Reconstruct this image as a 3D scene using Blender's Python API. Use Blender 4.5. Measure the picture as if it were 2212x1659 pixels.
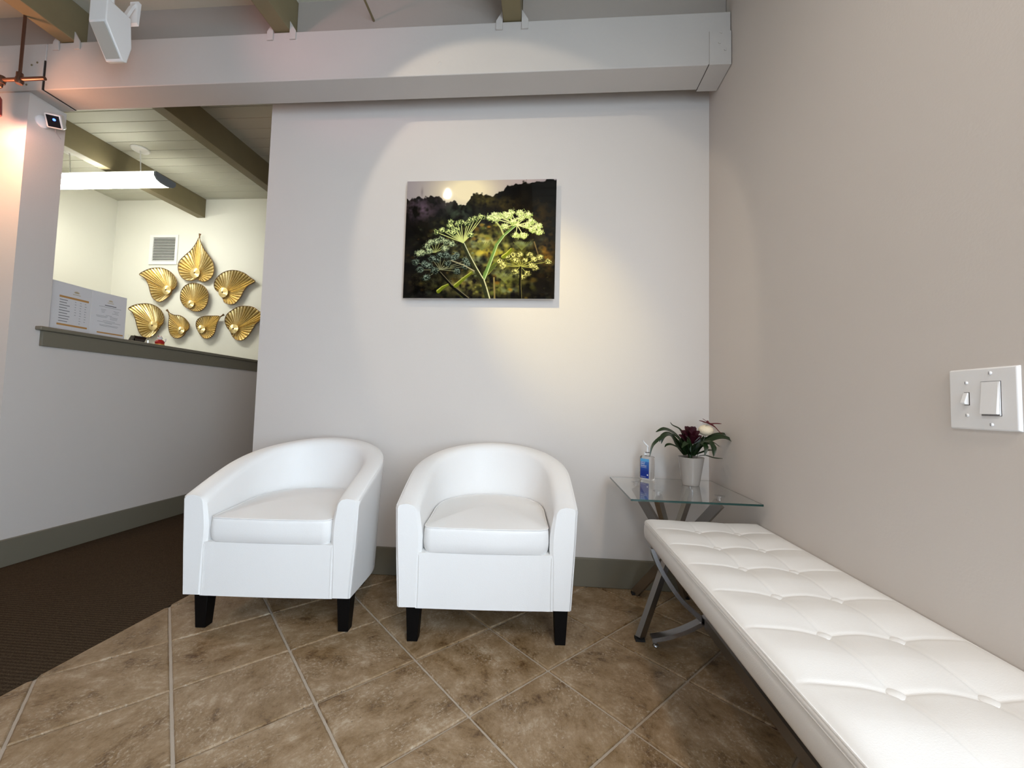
import bpy, bmesh, math, random
import numpy as np
from mathutils import Vector, Matrix, noise

# ------------------------------------------------------------------ camera, world, lights, exposure
S = bpy.context.scene
for o in list(bpy.data.objects):
    bpy.data.objects.remove(o, do_unlink=True)
C = S.collection
random.seed(7)
rng = np.random.default_rng(7)
pi = math.pi

YAW, PITCH, ROLL, FPX, CAM_H = -0.0767, 0.05115, -0.0256, 872.0, 0.855
def cam_axes():
    f = Vector((math.sin(YAW)*math.cos(PITCH), math.cos(YAW)*math.cos(PITCH), math.sin(PITCH)))
    r = Vector((math.cos(YAW), -math.sin(YAW), 0))
    d = f.cross(r)
    c, s = math.cos(ROLL), math.sin(ROLL)
    return c*r + s*d, -s*r + c*d, f
R_, D_, F_ = cam_axes()
cam_data = bpy.data.cameras.new('camera')
cam = bpy.data.objects.new('camera', cam_data)
C.objects.link(cam)
cam_data.sensor_fit = 'HORIZONTAL'
cam_data.sensor_width = 36.0
cam_data.lens = FPX/2212*36.0
cam_data.clip_start = 0.02
m = Matrix.Identity(4)
for i in range(3):
    m[i][0] = R_[i]; m[i][1] = -D_[i]; m[i][2] = -F_[i]
m[0][3], m[1][3], m[2][3] = 0, 0, CAM_H
cam.matrix_world = m
S.camera = cam

w = bpy.data.worlds.new('world'); S.world = w; w.use_nodes = True
w.node_tree.nodes['Background'].inputs[0].default_value = (0.55, 0.66, 0.85, 1)
w.node_tree.nodes['Background'].inputs[1].default_value = 0.6

S.view_settings.view_transform = 'Standard'
S.view_settings.look = 'None'
S.view_settings.gamma = 1
S.view_settings.use_curve_mapping = False
S.view_settings.exposure = 0.25
S.cycles.use_denoising = True
S.cycles.max_bounces = 10
S.cycles.diffuse_bounces = 6

def area(name, loc, direction, sx, sy, power, col, spread=pi):
    l = bpy.data.lights.new(name, 'AREA'); l.shape = 'RECTANGLE'; l.size = sx; l.size_y = sy
    l.energy = power; l.color = col; l.spread = spread
    o = bpy.data.objects.new(name, l); C.objects.link(o); o.location = loc
    o.rotation_euler = Vector(direction).to_track_quat('-Z', 'Y').to_euler()
    return o
def spot(name, loc, target, power, col, deg, blend, radius=0.02):
    l = bpy.data.lights.new(name, 'SPOT'); l.energy = power; l.color = col
    l.spot_size = math.radians(deg); l.spot_blend = blend; l.shadow_soft_size = radius
    o = bpy.data.objects.new(name, l); C.objects.link(o); o.location = loc
    o.rotation_euler = (Vector(target)-Vector(loc)).to_track_quat('-Z', 'Y').to_euler()
    return o
# daylight through the storefront glass behind the camera and the side window beyond the bench
area('daylight_window', (-0.36, -1.70, 1.15), (0.0, 1, -0.05), 2.1, 1.9, 14, (0.80, 0.90, 1.0))
area('daylight_window', (-3.0, -1.70, 1.15), (0.05, 1, -0.05), 1.9, 1.7, 3, (0.80, 0.91, 1.0))
area('daylight_window', (0.77, -0.54, 1.15), (-1, 0.45, -0.05), 1.08, 1.9, 66, (0.68, 0.84, 1.0))
# warm fill lights added under the ceiling behind the camera, unseen (housings built below)
FILL = [(0.46, -0.75), (-2.60, -0.60)]
for (fx_, fy_), fe_ in zip(FILL, (21, 3)):
    area('warm_fill_light', (fx_, fy_, 2.585), (0, 0, -1), 0.16, 1.1, fe_, (1.0, 0.80, 0.62))
# track heads of the waiting room (out of frame above the camera); their housings are built below
LAMP = Vector((-0.828, 0.727, 2.585))
spot('picture_light', LAMP, LAMP + Vector((0.391, 0.751, -0.532)), 27, (1.0, 0.84, 0.64), 62.5, 0.16, 0.03)
spot('picture_light', LAMP, (0.04, 2.0, 1.36), 95, (1.0, 0.80, 0.30), 27, 1.0, 0.015)
LAMP2 = Vector((-0.62, 0.10, 2.585))
spot('wall_light', LAMP2, (0.794, 0.28, 1.30), 32, (1.0, 0.91, 0.85), 104, 1.0, 0.03)
PINK = Vector((-1.45, 0.85, 2.45))
spot('pink_light', PINK, (-1.02, 1.9, 2.72), 7, (1.0, 0.42, 0.42), 62, 0.9, 0.03)
HEAD = Vector((-2.585, 1.60, 2.13))
spot('warm_light', HEAD, (-2.70, 1.77, 2.20), 1.3, (1.0, 0.48, 0.62), 75, 0.6, 0.02)
spot('warm_light', (-2.80, 1.20, 2.30), (-2.75, 1.77, 1.1), 13, (1.0, 0.70, 0.34), 90, 0.9, 0.03)
pl_ = bpy.data.lights.new('lamp_glow', 'POINT'); pl_.energy = 9; pl_.color = (1.0, 0.44, 0.24); pl_.shadow_soft_size = 0.03
plo = bpy.data.objects.new('lamp_glow', pl_); C.objects.link(plo); plo.location = (-2.585, 1.55, 2.12)

# ------------------------------------------------------------------ materials
MATS = {}
def mat(name, col, rough=0.5, metal=0.0, bump=0.0, bscale=200.0, var=0.0, vscale=3.0, coat=0.0, spec=0.5,
        emit=None, estr=0.0, trans=0.0, ior=1.45, alpha=1.0, sheen=0.0, wrinkle=0.0):
    if name in MATS: return MATS[name]
    M = bpy.data.materials.new(name); M.use_nodes = True
    nt = M.node_tree; b = nt.nodes['Principled BSDF']
    b.inputs['Base Color'].default_value = (*col, 1)
    b.inputs['Roughness'].default_value = rough
    b.inputs['Metallic'].default_value = metal
    b.inputs['Specular IOR Level'].default_value = spec
    b.inputs['Coat Weight'].default_value = coat
    b.inputs['IOR'].default_value = ior
    b.inputs['Transmission Weight'].default_value = trans
    b.inputs['Sheen Weight'].default_value = sheen
    if emit:
        b.inputs['Emission Color'].default_value = (*emit, 1); b.inputs['Emission Strength'].default_value = estr
    tc = nt.nodes.new('ShaderNodeTexCoord')
    if var:
        n = nt.nodes.new('ShaderNodeTexNoise'); n.inputs['Scale'].default_value = vscale; n.inputs['Detail'].default_value = 5
        nt.links.new(tc.outputs['Object'], n.inputs['Vector'])
        mx = nt.nodes.new('ShaderNodeMix'); mx.data_type = 'RGBA'
        mx.inputs[6].default_value = (*[c*(1-var) for c in col], 1); mx.inputs[7].default_value = (*[min(1, c*(1+var)) for c in col], 1)
        nt.links.new(n.outputs[0], mx.inputs[0]); nt.links.new(mx.outputs[2], b.inputs['Base Color'])
    if bump:
        n = nt.nodes.new('ShaderNodeTexNoise'); n.inputs['Scale'].default_value = bscale; n.inputs['Detail'].default_value = 3
        nt.links.new(tc.outputs['Object'], n.inputs['Vector'])
        bp = nt.nodes.new('ShaderNodeBump'); bp.inputs['Strength'].default_value = bump; bp.inputs['Distance'].default_value = 0.002
        nt.links.new(n.outputs[0], bp.inputs['Height']); nt.links.new(bp.outputs[0], b.inputs['Normal'])
        if wrinkle:
            n2 = nt.nodes.new('ShaderNodeTexNoise'); n2.inputs['Scale'].default_value = 6; n2.inputs['Detail'].default_value = 2; n2.inputs['Distortion'].default_value = 0.6
            mp = nt.nodes.new('ShaderNodeMapping'); mp.inputs['Scale'].default_value = (1.2, 1, 1)
            nt.links.new(tc.outputs['Object'], mp.inputs[0]); nt.links.new(mp.outputs[0], n2.inputs['Vector'])
            b2 = nt.nodes.new('ShaderNodeBump'); b2.inputs['Strength'].default_value = wrinkle; b2.inputs['Distance'].default_value = 0.006
            nt.links.new(n2.outputs[0], b2.inputs['Height']); nt.links.new(b2.outputs[0], bp.inputs['Normal'])
    MATS[name] = M
    return M

PAINT = mat('wall_paint', (0.635, 0.595, 0.56), 0.55, bump=0.13, bscale=160, var=0.015, vscale=2, spec=0.3)
PAINT_R = mat('reception_paint', (0.76, 0.745, 0.665), 0.6, bump=0.2, bscale=160, spec=0.3)
BEAMP = mat('beam_paint', (0.52, 0.49, 0.462), 0.5, bump=0.35, bscale=45, var=0.03, vscale=6, spec=0.3)
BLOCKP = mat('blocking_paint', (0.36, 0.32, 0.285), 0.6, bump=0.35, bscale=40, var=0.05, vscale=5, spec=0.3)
DECKP = mat('ceiling_plank_paint', (0.54, 0.53, 0.445), 0.6, bump=0.3, bscale=40, spec=0.3)
OLIVE = mat('olive_trim_paint', (0.17, 0.155, 0.115), 0.42, bump=0.2, bscale=60, spec=0.4)
OLIVE_J = mat('olive_joist_paint', (0.20, 0.165, 0.09), 0.5, bump=0.4, bscale=30, var=0.12, vscale=8, spec=0.35)
GROUT = mat('grout', (0.46, 0.40, 0.33), 0.85, bump=0.6, bscale=300)
LEATHER = mat('white_faux_leather', (0.83, 0.825, 0.815), 0.42, bump=0.2, bscale=420, spec=0.35, wrinkle=0.22)
BLEATHER = mat('bench_faux_leather', (0.75, 0.742, 0.722), 0.38, bump=0.15, bscale=500, spec=0.45)
BLACKW = mat('black_stained_wood', (0.003, 0.0025, 0.0025), 0.5, spec=0.15)
CHROME = mat('chrome', (0.50, 0.50, 0.51), 0.16, metal=1.0)
CHROME_D = mat('brushed_nickel', (0.36, 0.345, 0.33), 0.30, metal=1.0)
RUBBER = mat('black_rubber', (0.012, 0.012, 0.012), 0.7)
GAP = mat('dark_gap', (0.02, 0.017, 0.015), 0.9)
WHITEP = mat('white_plastic', (0.80, 0.81, 0.82), 0.28, spec=0.5)
WHITEM = mat('white_enamel', (0.78, 0.77, 0.75), 0.35, bump=0.1, bscale=80)
POTC = mat('glazed_ceramic', (0.36, 0.33, 0.30), 0.14, coat=0.5)
SOIL = mat('soil', (0.012, 0.009, 0.007), 0.95)
LEAFG = mat('leaf_green', (0.011, 0.026, 0.007), 0.35, var=0.35, vscale=20, spec=0.5)
BRACT = mat('bract_red', (0.040, 0.004, 0.010), 0.45, var=0.3, vscale=30)
BALL = mat('cream_ball', (0.80, 0.70, 0.52), 0.75, bump=0.6, bscale=250)
DRAGON = mat('dragonfly_red', (0.10, 0.006, 0.012), 0.35)
WIRE = mat('green_wire', (0.10, 0.11, 0.09), 0.4, metal=0.5)
BRONZE = mat('bronze_conduit', (0.11, 0.055, 0.035), 0.4, metal=0.6)
PAPER = mat('printed_card', (0.70, 0.69, 0.70), 0.6)
INK = mat('grey_ink', (0.16, 0.16, 0.17), 0.7)
INKL = mat('pale_grey_ink', (0.36, 0.36, 0.37), 0.7)
GOLDINK = mat('gold_ink', (0.50, 0.26, 0.08), 0.45)
DARKBOX = mat('dark_brown_card', (0.03, 0.015, 0.012), 0.4)
REDP = mat('red_enamel', (0.45, 0.02, 0.02), 0.4)
GOLDP = mat('gold_enamel', (0.65, 0.36, 0.08), 0.35, metal=0.4)

def gold_mat():
    M = mat('brushed_gold_leaf', (0.60, 0.40, 0.13), 0.33, metal=0.65)
    nt = M.node_tree; b = nt.nodes['Principled BSDF']
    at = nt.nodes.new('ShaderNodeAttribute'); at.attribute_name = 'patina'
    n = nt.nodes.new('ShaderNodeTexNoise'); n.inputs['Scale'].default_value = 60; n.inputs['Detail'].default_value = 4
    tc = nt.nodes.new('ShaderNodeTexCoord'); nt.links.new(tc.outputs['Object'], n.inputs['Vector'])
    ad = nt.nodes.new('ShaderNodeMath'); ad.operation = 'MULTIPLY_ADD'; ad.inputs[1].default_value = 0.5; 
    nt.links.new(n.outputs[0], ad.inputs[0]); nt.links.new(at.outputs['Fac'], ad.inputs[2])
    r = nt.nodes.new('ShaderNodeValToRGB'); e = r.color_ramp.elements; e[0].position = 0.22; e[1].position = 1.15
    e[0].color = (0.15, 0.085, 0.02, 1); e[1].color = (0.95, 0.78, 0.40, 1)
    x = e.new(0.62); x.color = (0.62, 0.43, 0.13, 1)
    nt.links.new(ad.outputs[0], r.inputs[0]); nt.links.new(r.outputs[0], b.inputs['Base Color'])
    return M
GOLD = gold_mat()
GOLD_D = mat('aged_gold_rim', (0.14, 0.075, 0.03), 0.45, metal=0.7)

def tile_mat():
    M = bpy.data.materials.new('travertine_tile'); M.use_nodes = True
    nt = M.node_tree; b = nt.nodes['Principled BSDF']; N = nt.nodes.new; L = nt.links.new
    tc = N('ShaderNodeTexCoord'); oi = N('ShaderNodeObjectInfo')
    rot = N('ShaderNodeVectorRotate'); rot.rotation_type = 'Z_AXIS'
    ml = N('ShaderNodeMath'); ml.operation = 'MULTIPLY'; ml.inputs[1].default_value = 40.0
    L(oi.outputs['Random'], ml.inputs[0]); L(ml.outputs[0], rot.inputs['Angle'])
    L(tc.outputs['Object'], rot.inputs['Vector'])
    ad = N('ShaderNodeVectorMath'); ad.operation = 'ADD'
    cmb = N('ShaderNodeCombineXYZ'); L(ml.outputs[0], cmb.inputs[0]); L(ml.outputs[0], cmb.inputs[1])
    L(rot.outputs[0], ad.inputs[0]); L(cmb.outputs[0], ad.inputs[1])
    mp = N('ShaderNodeMapping'); mp.inputs['Scale'].default_value = (1.0, 1.25, 1); L(ad.outputs[0], mp.inputs[0])
    n1 = N('ShaderNodeTexNoise'); n1.inputs['Scale'].default_value = 8; n1.inputs['Detail'].default_value = 12; n1.inputs['Roughness'].default_value = 0.80; n1.inputs['Distortion'].default_value = 0.15
    L(mp.outputs[0], n1.inputs['Vector'])
    r1 = N('ShaderNodeValToRGB'); e = r1.color_ramp.elements
    e[0].position = 0.36; e[0].color = (0.090, 0.042, 0.013, 1)
    e[1].position = 0.66; e[1].color = (0.50, 0.41, 0.30, 1)
    x = e.new(0.44); x.color = (0.225, 0.143, 0.066, 1)
    x = e.new(0.56); x.color = (0.335, 0.235, 0.138, 1)
    L(n1.outputs[0], r1.inputs[0])
    n2 = N('ShaderNodeTexNoise'); n2.inputs['Scale'].default_value = 95; n2.inputs['Detail'].default_value = 8; n2.inputs['Roughness'].default_value = 0.75
    L(mp.outputs[0], n2.inputs['Vector'])
    r2 = N('ShaderNodeValToRGB'); r2.color_ramp.elements[0].position = 0.52; r2.color_ramp.elements[1].position = 0.68
    L(n2.outputs[0], r2.inputs[0])
    n3 = N('ShaderNodeTexNoise'); n3.inputs['Scale'].default_value = 9; n3.inputs['Detail'].default_value = 2
    L(ad.outputs[0], n3.inputs['Vector'])
    r3 = N('ShaderNodeValToRGB'); r3.color_ramp.elements[0].position = 0.40; r3.color_ramp.elements[1].position = 0.58
    L(n3.outputs[0], r3.inputs[0])
    mm = N('ShaderNodeMath'); mm.operation = 'MULTIPLY'; L(r2.outputs[0], mm.inputs[0]); L(r3.outputs[0], mm.inputs[1])
    mx = N('ShaderNodeMix'); mx.data_type = 'RGBA'; mx.inputs[7].default_value = (0.56, 0.48, 0.38, 1)
    L(mm.outputs[0], mx.inputs[0]); L(r1.outputs[0], mx.inputs[6])
    # small dark pits
    n4 = N('ShaderNodeTexNoise'); n4.inputs['Scale'].default_value = 120; n4.inputs['Detail'].default_value = 2
    L(ad.outputs[0], n4.inputs['Vector'])
    r4 = N('ShaderNodeValToRGB'); r4.color_ramp.elements[0].position = 0.70; r4.color_ramp.elements[1].position = 0.76
    L(n4.outputs[0], r4.inputs[0])
    mx2 = N('ShaderNodeMix'); mx2.data_type = 'RGBA'; mx2.inputs[7].default_value = (0.06, 0.035, 0.018, 1)
    L(r4.outputs[0], mx2.inputs[0]); L(mx.outputs[2], mx2.inputs[6])
    L(mx2.outputs[2], b.inputs['Base Color'])
    b.inputs['Roughness'].default_value = 0.30; b.inputs['Specular IOR Level'].default_value = 0.5
    bp = N('ShaderNodeBump'); bp.inputs['Strength'].default_value = 0.55; bp.inputs['Distance'].default_value = 0.003
    L(n2.outputs[0], bp.inputs['Height']); L(bp.outputs[0], b.inputs['Normal'])
    return M
TILE = tile_mat()

def carpet_mat():
    M = bpy.data.materials.new('ribbed_carpet'); M.use_nodes = True
    nt = M.node_tree; b = nt.nodes['Principled BSDF']; N = nt.nodes.new; L = nt.links.new
    tc = N('ShaderNodeTexCoord')
    n = N('ShaderNodeTexNoise'); n.inputs['Scale'].default_value = 260; n.inputs['Detail'].default_value = 3
    L(tc.outputs['Object'], n.inputs['Vector'])
    n2 = N('ShaderNodeTexNoise'); n2.inputs['Scale'].default_value = 2.2; n2.inputs['Detail'].default_value = 3
    L(tc.outputs['Object'], n2.inputs['Vector'])
    wv = N('ShaderNodeTexWave'); wv.wave_type = 'BANDS'; wv.bands_direction = 'Y'; wv.inputs['Scale'].default_value = 22; wv.inputs['Distortion'].default_value = 3.5; wv.inputs['Detail'].default_value = 2; wv.inputs['Detail Scale'].default_value = 12
    L(tc.outputs['Object'], wv.inputs['Vector'])
    ad = N('ShaderNodeMath'); ad.operation = 'MULTIPLY'; L(n.outputs[0], ad.inputs[0]); wa = N('ShaderNodeMath'); wa.operation = 'MULTIPLY_ADD'; wa.inputs[1].default_value = 0.45; wa.inputs[2].default_value = 0.4; L(wv.outputs[1], wa.inputs[0]); L(wa.outputs[0], ad.inputs[1])
    r = N('ShaderNodeValToRGB'); r.color_ramp.elements[0].position = 0.08; r.color_ramp.elements[1].position = 0.55
    r.color_ramp.elements[0].color = (0.018, 0.011, 0.006, 1); r.color_ramp.elements[1].color = (0.085, 0.060, 0.036, 1)
    L(ad.outputs[0], r.inputs[0]); L(r.outputs[0], b.inputs['Base Color'])
    b.inputs['Roughness'].default_value = 0.95; b.inputs['Specular IOR Level'].default_value = 0.1
    bp = N('ShaderNodeBump'); bp.inputs['Strength'].default_value = 0.8; bp.inputs['Distance'].default_value = 0.004
    L(ad.outputs[0], bp.inputs['Height']); L(bp.outputs[0], b.inputs['Normal'])
    return M
CARPET = carpet_mat()

def glass_mat(name, tint, rough=0.0, mixf=0.0):
    M = bpy.data.materials.new(name); M.use_nodes = True
    nt = M.node_tree; b = nt.nodes['Principled BSDF']
    b.inputs['Base Color'].default_value = (*tint, 1); b.inputs['Roughness'].default_value = rough
    b.inputs['Transmission Weight'].default_value = 1.0; b.inputs['IOR'].default_value = 1.48
    return M
GLASS = glass_mat('clear_glass', (0.97, 0.99, 0.98))
GLASS_EDGE = mat('glass_edge_green', (0.01, 0.045, 0.04), 0.1, spec=0.6)
BOTTLE = glass_mat('clear_bottle_plastic', (0.98, 0.985, 0.99), 0.12); BOTTLE.node_tree.nodes['Principled BSDF'].inputs['IOR'].default_value = 1.22
ACRYL = glass_mat('clear_acrylic', (0.98, 0.98, 0.98), 0.02)

# ------------------------------------------------------------------ helpers
def link(name, me, parent=None, mats=()):
    for mt in mats: me.materials.append(mt)
    o = bpy.data.objects.new(name, me); C.objects.link(o)
    if parent: o.parent = parent
    return o
def pyobj(name, vs, fs, mt, parent=None, smooth=False):
    me = bpy.data.meshes.new(name); me.from_pydata([tuple(v) for v in vs], [], fs); me.update()
    if smooth:
        me.polygons.foreach_set('use_smooth', [True]*len(me.polygons))
    return link(name, me, parent, [mt] if mt else [])
def empty(name, loc, rz=0, label=None, cat=None, group=None, kind=None):
    o = bpy.data.objects.new(name, None); C.objects.link(o); o.location = loc; o.rotation_euler = (0, 0, rz)
    o.empty_display_size = 0.05
    tag(o, label, cat, group, kind); return o
def tag(o, label=None, cat=None, group=None, kind=None):
    if label: o['label'] = label
    if cat: o['category'] = cat
    if group: o['group'] = group
    if kind: o['kind'] = kind
    return o
def bm_box(bm, x0, x1, y0, y1, z0, z1, mi=0):
    vs = [bm.verts.new(p) for p in ((x0,y0,z0),(x1,y0,z0),(x1,y1,z0),(x0,y1,z0),(x0,y0,z1),(x1,y0,z1),(x1,y1,z1),(x0,y1,z1))]
    fs = []
    for q in ((0,3,2,1),(4,5,6,7),(0,1,5,4),(1,2,6,5),(2,3,7,6),(3,0,4,7)):
        f = bm.faces.new([vs[i] for i in q]); f.material_index = mi; fs.append(f)
    return vs, fs
def bmobj(name, bm, mt, parent=None, smooth=False, bevel=0, seg=2, loc=None):
    small = None
    if bevel:
        r_ = bmesh.ops.bevel(bm, geom=list(bm.edges), offset=bevel, segments=seg, affect='EDGES', clamp_overlap=True, profile=0.5)
        small = set(r_['faces'])
        for f in bm.faces: f.smooth = f in small
    bmesh.ops.recalc_face_normals(bm, faces=bm.faces)
    me = bpy.data.meshes.new(name); bm.to_mesh(me); bm.free()
    if smooth and small is None:
        me.polygons.foreach_set('use_smooth', [True]*len(me.polygons))
        try: me.set_sharp_from_angle(angle=math.radians(38))
        except Exception: pass
    o = link(name, me, parent, mt if isinstance(mt, (list, tuple)) else [mt])
    if loc: o.location = loc
    return o
def box(name, x0, x1, y0, y1, z0, z1, mt, parent=None, bevel=0, seg=2):
    bm = bmesh.new(); bm_box(bm, x0, x1, y0, y1, z0, z1)
    return bmobj(name, bm, mt, parent, smooth=bevel > 0, bevel=bevel, seg=seg)
def frame_of(d):
    d = Vector(d).normalized()
    a = Vector((0, 0, 1)) if abs(d.z) < 0.9 else Vector((1, 0, 0))
    u = d.cross(a).normalized(); v = d.cross(u).normalized()
    return u, v
def bm_tube(bm, pts, rad, n=10, cap=True):
    pts = [Vector(p) for p in pts]; rings = []
    u = None
    for i, p in enumerate(pts):
        d = (pts[min(i+1, len(pts)-1)] - pts[max(i-1, 0)]).normalized()
        if u is None: u, v = frame_of(d)
        else:
            u = (u - d*u.dot(d)).normalized(); v = d.cross(u)
        r = rad[i] if isinstance(rad, (list, tuple)) else rad
        rings.append([bm.verts.new(p + u*math.cos(2*pi*k/n)*r + v*math.sin(2*pi*k/n)*r) for k in range(n)])
    for a, b in zip(rings, rings[1:]):
        for k in range(n): bm.faces.new((a[k], a[(k+1) % n], b[(k+1) % n], b[k]))
    if cap:
        bm.faces.new(rings[0][::-1]); bm.faces.new(rings[-1])
def tube(name, pts, rad, mt, parent=None, n=10):
    bm = bmesh.new(); bm_tube(bm, pts, rad, n); return bmobj(name, bm, mt, parent, smooth=True)
def lathe(name, prof, mt, parent=None, n=40, loc=(0,0,0), closed=False):
    vs, fs = [], []
    for r, z in prof:
        for k in range(n):
            a = 2*pi*k/n; vs.append((r*math.cos(a), r*math.sin(a), z))
    for i in range(len(prof)-1):
        for k in range(n):
            fs.append((i*n+k, i*n+(k+1) % n, (i+1)*n+(k+1) % n, (i+1)*n+k))
    if closed:
        i = len(prof)-1
        for k in range(n): fs.append((i*n+k, i*n+(k+1) % n, (k+1) % n, k))
    else:
        if prof[0][0] > 1e-5: fs.append(tuple(range(n))[::-1])
        if prof[-1][0] > 1e-5: fs.append(tuple((len(prof)-1)*n+k for k in range(n)))
    bm = bmesh.new()
    bv = [bm.verts.new(v) for v in vs]
    for f in fs:
        try: bm.faces.new([bv[i] for i in f])
        except ValueError: pass
    bmesh.ops.remove_doubles(bm, verts=bm.verts, dist=1e-6)
    return bmobj(name, bm, mt, parent, smooth=True, loc=loc)
def bar_section(name, pts, across, wide, thick, mt, parent=None, bevel=0.002):
    """rectangular bar swept along pts; 'across' is the fixed wide direction"""
    pts = [Vector(p) for p in pts]; A = Vector(across).normalized(); bm = bmesh.new(); rings = []
    for i, p in enumerate(pts):
        d = (pts[min(i+1, len(pts)-1)] - pts[max(i-1, 0)]).normalized()
        n = d.cross(A).normalized()
        hw, ht = wide/2, thick/2
        rings.append([bm.verts.new(p + A*a + n*b) for a, b in ((-hw,-ht),(hw,-ht),(hw,ht),(-hw,ht))])
    for a, b in zip(rings, rings[1:]):
        for k in range(4): bm.faces.new((a[k], a[(k+1) % 4], b[(k+1) % 4], b[k]))
    bm.faces.new(rings[0][::-1]); bm.faces.new(rings[-1])
    if bevel:
        es = [e for e in bm.edges if e.calc_face_angle(0) > 0.6]
        bmesh.ops.bevel(bm, geom=es, offset=bevel, segments=1, affect='EDGES', clamp_overlap=True)
    return bmobj(name, bm, mt, parent, smooth=True)
def struct(o): o['kind'] = 'structure'; return o
def prism(name, poly, axis, a0, a1, mt, parent=None, bevel=0):
    """extrude a 2D polygon (list of pairs) along axis 0/1/2 from a0 to a1"""
    bm = bmesh.new()
    def P(p, a):
        l = list(p); l.insert(axis, a); return l
    A = [bm.verts.new(P(p, a0)) for p in poly]; B = [bm.verts.new(P(p, a1)) for p in poly]
    bm.faces.new(A[::-1]); bm.faces.new(B)
    for k in range(len(poly)):
        j = (k+1) % len(poly); bm.faces.new((A[k], A[j], B[j], B[k]))
    return bmobj(name, bm, mt, parent, smooth=bevel > 0, bevel=bevel)

# ------------------------------------------------------------------ room shell
XR, XL, XC, YB, YF = 0.794, -2.617, -1.493, 2.0, 3.8
deck_z = lambda y: 2.815 + 0.034*(y-1.8)
YREAR = -1.8

struct(box('wall_back', XC, XR+0.12, YB, YB+0.13, 0, 2.80, PAINT))
bm = bmesh.new()
for b in ((YREAR-0.12, -1.12, 0, 2.80), (0.04, YB, 0, 2.80), (-1.12, 0.04, 0, 0.15), (-1.12, 0.04, 2.15, 2.80)):
    bm_box(bm, XR, XR+0.12, b[0], b[1], b[2], b[3])
struct(bmobj('wall_right', bm, PAINT))
struct(box('wall_corridor', XC, XC+0.12, YB+0.13, 5.6, 0, 2.82, PAINT))
struct(box('wall_corridor_end', XL-0.12, XC+0.12, 5.6, 5.72, 0, 2.9, PAINT))
struct(box('wall_front_left', -4.62, XL, 1.77, 1.929, 0, 2.372, PAINT))
struct(box('wall_half', XL-0.13, XL, 1.929, 5.6, 0, 1.178, PAINT))
struct(box('wall_reception_back', -4.6, XL-0.13, YF, YF+0.1, 0, 2.90, PAINT_R))
struct(box('wall_reception_left', -4.6, -4.483, 1.929, YF, 0, 2.90, PAINT_R))
struct(box('wall_left', -4.74, -4.62, YREAR-0.12, 1.929, 0, 2.80, PAINT))
# rear storefront wall with two glazed openings (behind the camera)
bm = bmesh.new()
for b in ((-4.62, -4.05, 0, 2.75), (-1.95, -1.5, 0, 2.75), (0.78, XR, 0, 2.75), (-4.05, -1.95, 0, 0.25), (-1.5, 0.78, 0, 0.08), (-4.05, 0.78, 2.45, 2.75)):
    bm_box(bm, b[0], b[1], YREAR-0.12, YREAR, b[2], b[3])
struct(bmobj('wall_rear', bm, PAINT))
for i, (a, b, z0) in enumerate(((-4.05, -1.95, 0.25), (-1.5, 0.78, 0.08))):
    wfr = bmesh.new()
    for bb in ((a, a+0.05, z0, 2.45), (b-0.05, b, z0, 2.45), (a+0.05, b-0.05, z0, z0+0.05), (a+0.05, b-0.05, 2.40, 2.45), ((a+b)/2-0.025, (a+b)/2+0.025, z0+0.05, 2.40)):
        bm_box(wfr, bb[0], bb[1], YREAR-0.09, YREAR-0.03, bb[2], bb[3])
    wo = struct(bmobj('window_%d' % (i+1), wfr, CHROME_D))
    for x0, x1 in ((a+0.05, (a+b)/2-0.025), ((a+b)/2+0.025, b-0.05)):
        box('pane', x0, x1, YREAR-0.063, YREAR-0.057, z0+0.05, 2.40, GLASS, wo)

wfr = bmesh.new()
for bb in ((-1.12, -1.07, 0.15, 2.15), (-0.01, 0.04, 0.15, 2.15), (-1.07, -0.01, 0.15, 0.20), (-1.07, -0.01, 2.10, 2.15)):
    bm_box(wfr, XR+0.03, XR+0.09, *bb)
wo = struct(bmobj('window_3', wfr, CHROME_D))
box('pane', XR+0.057, XR+0.063, -1.07, -0.01, 0.20, 2.10, GLASS, wo)

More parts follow.
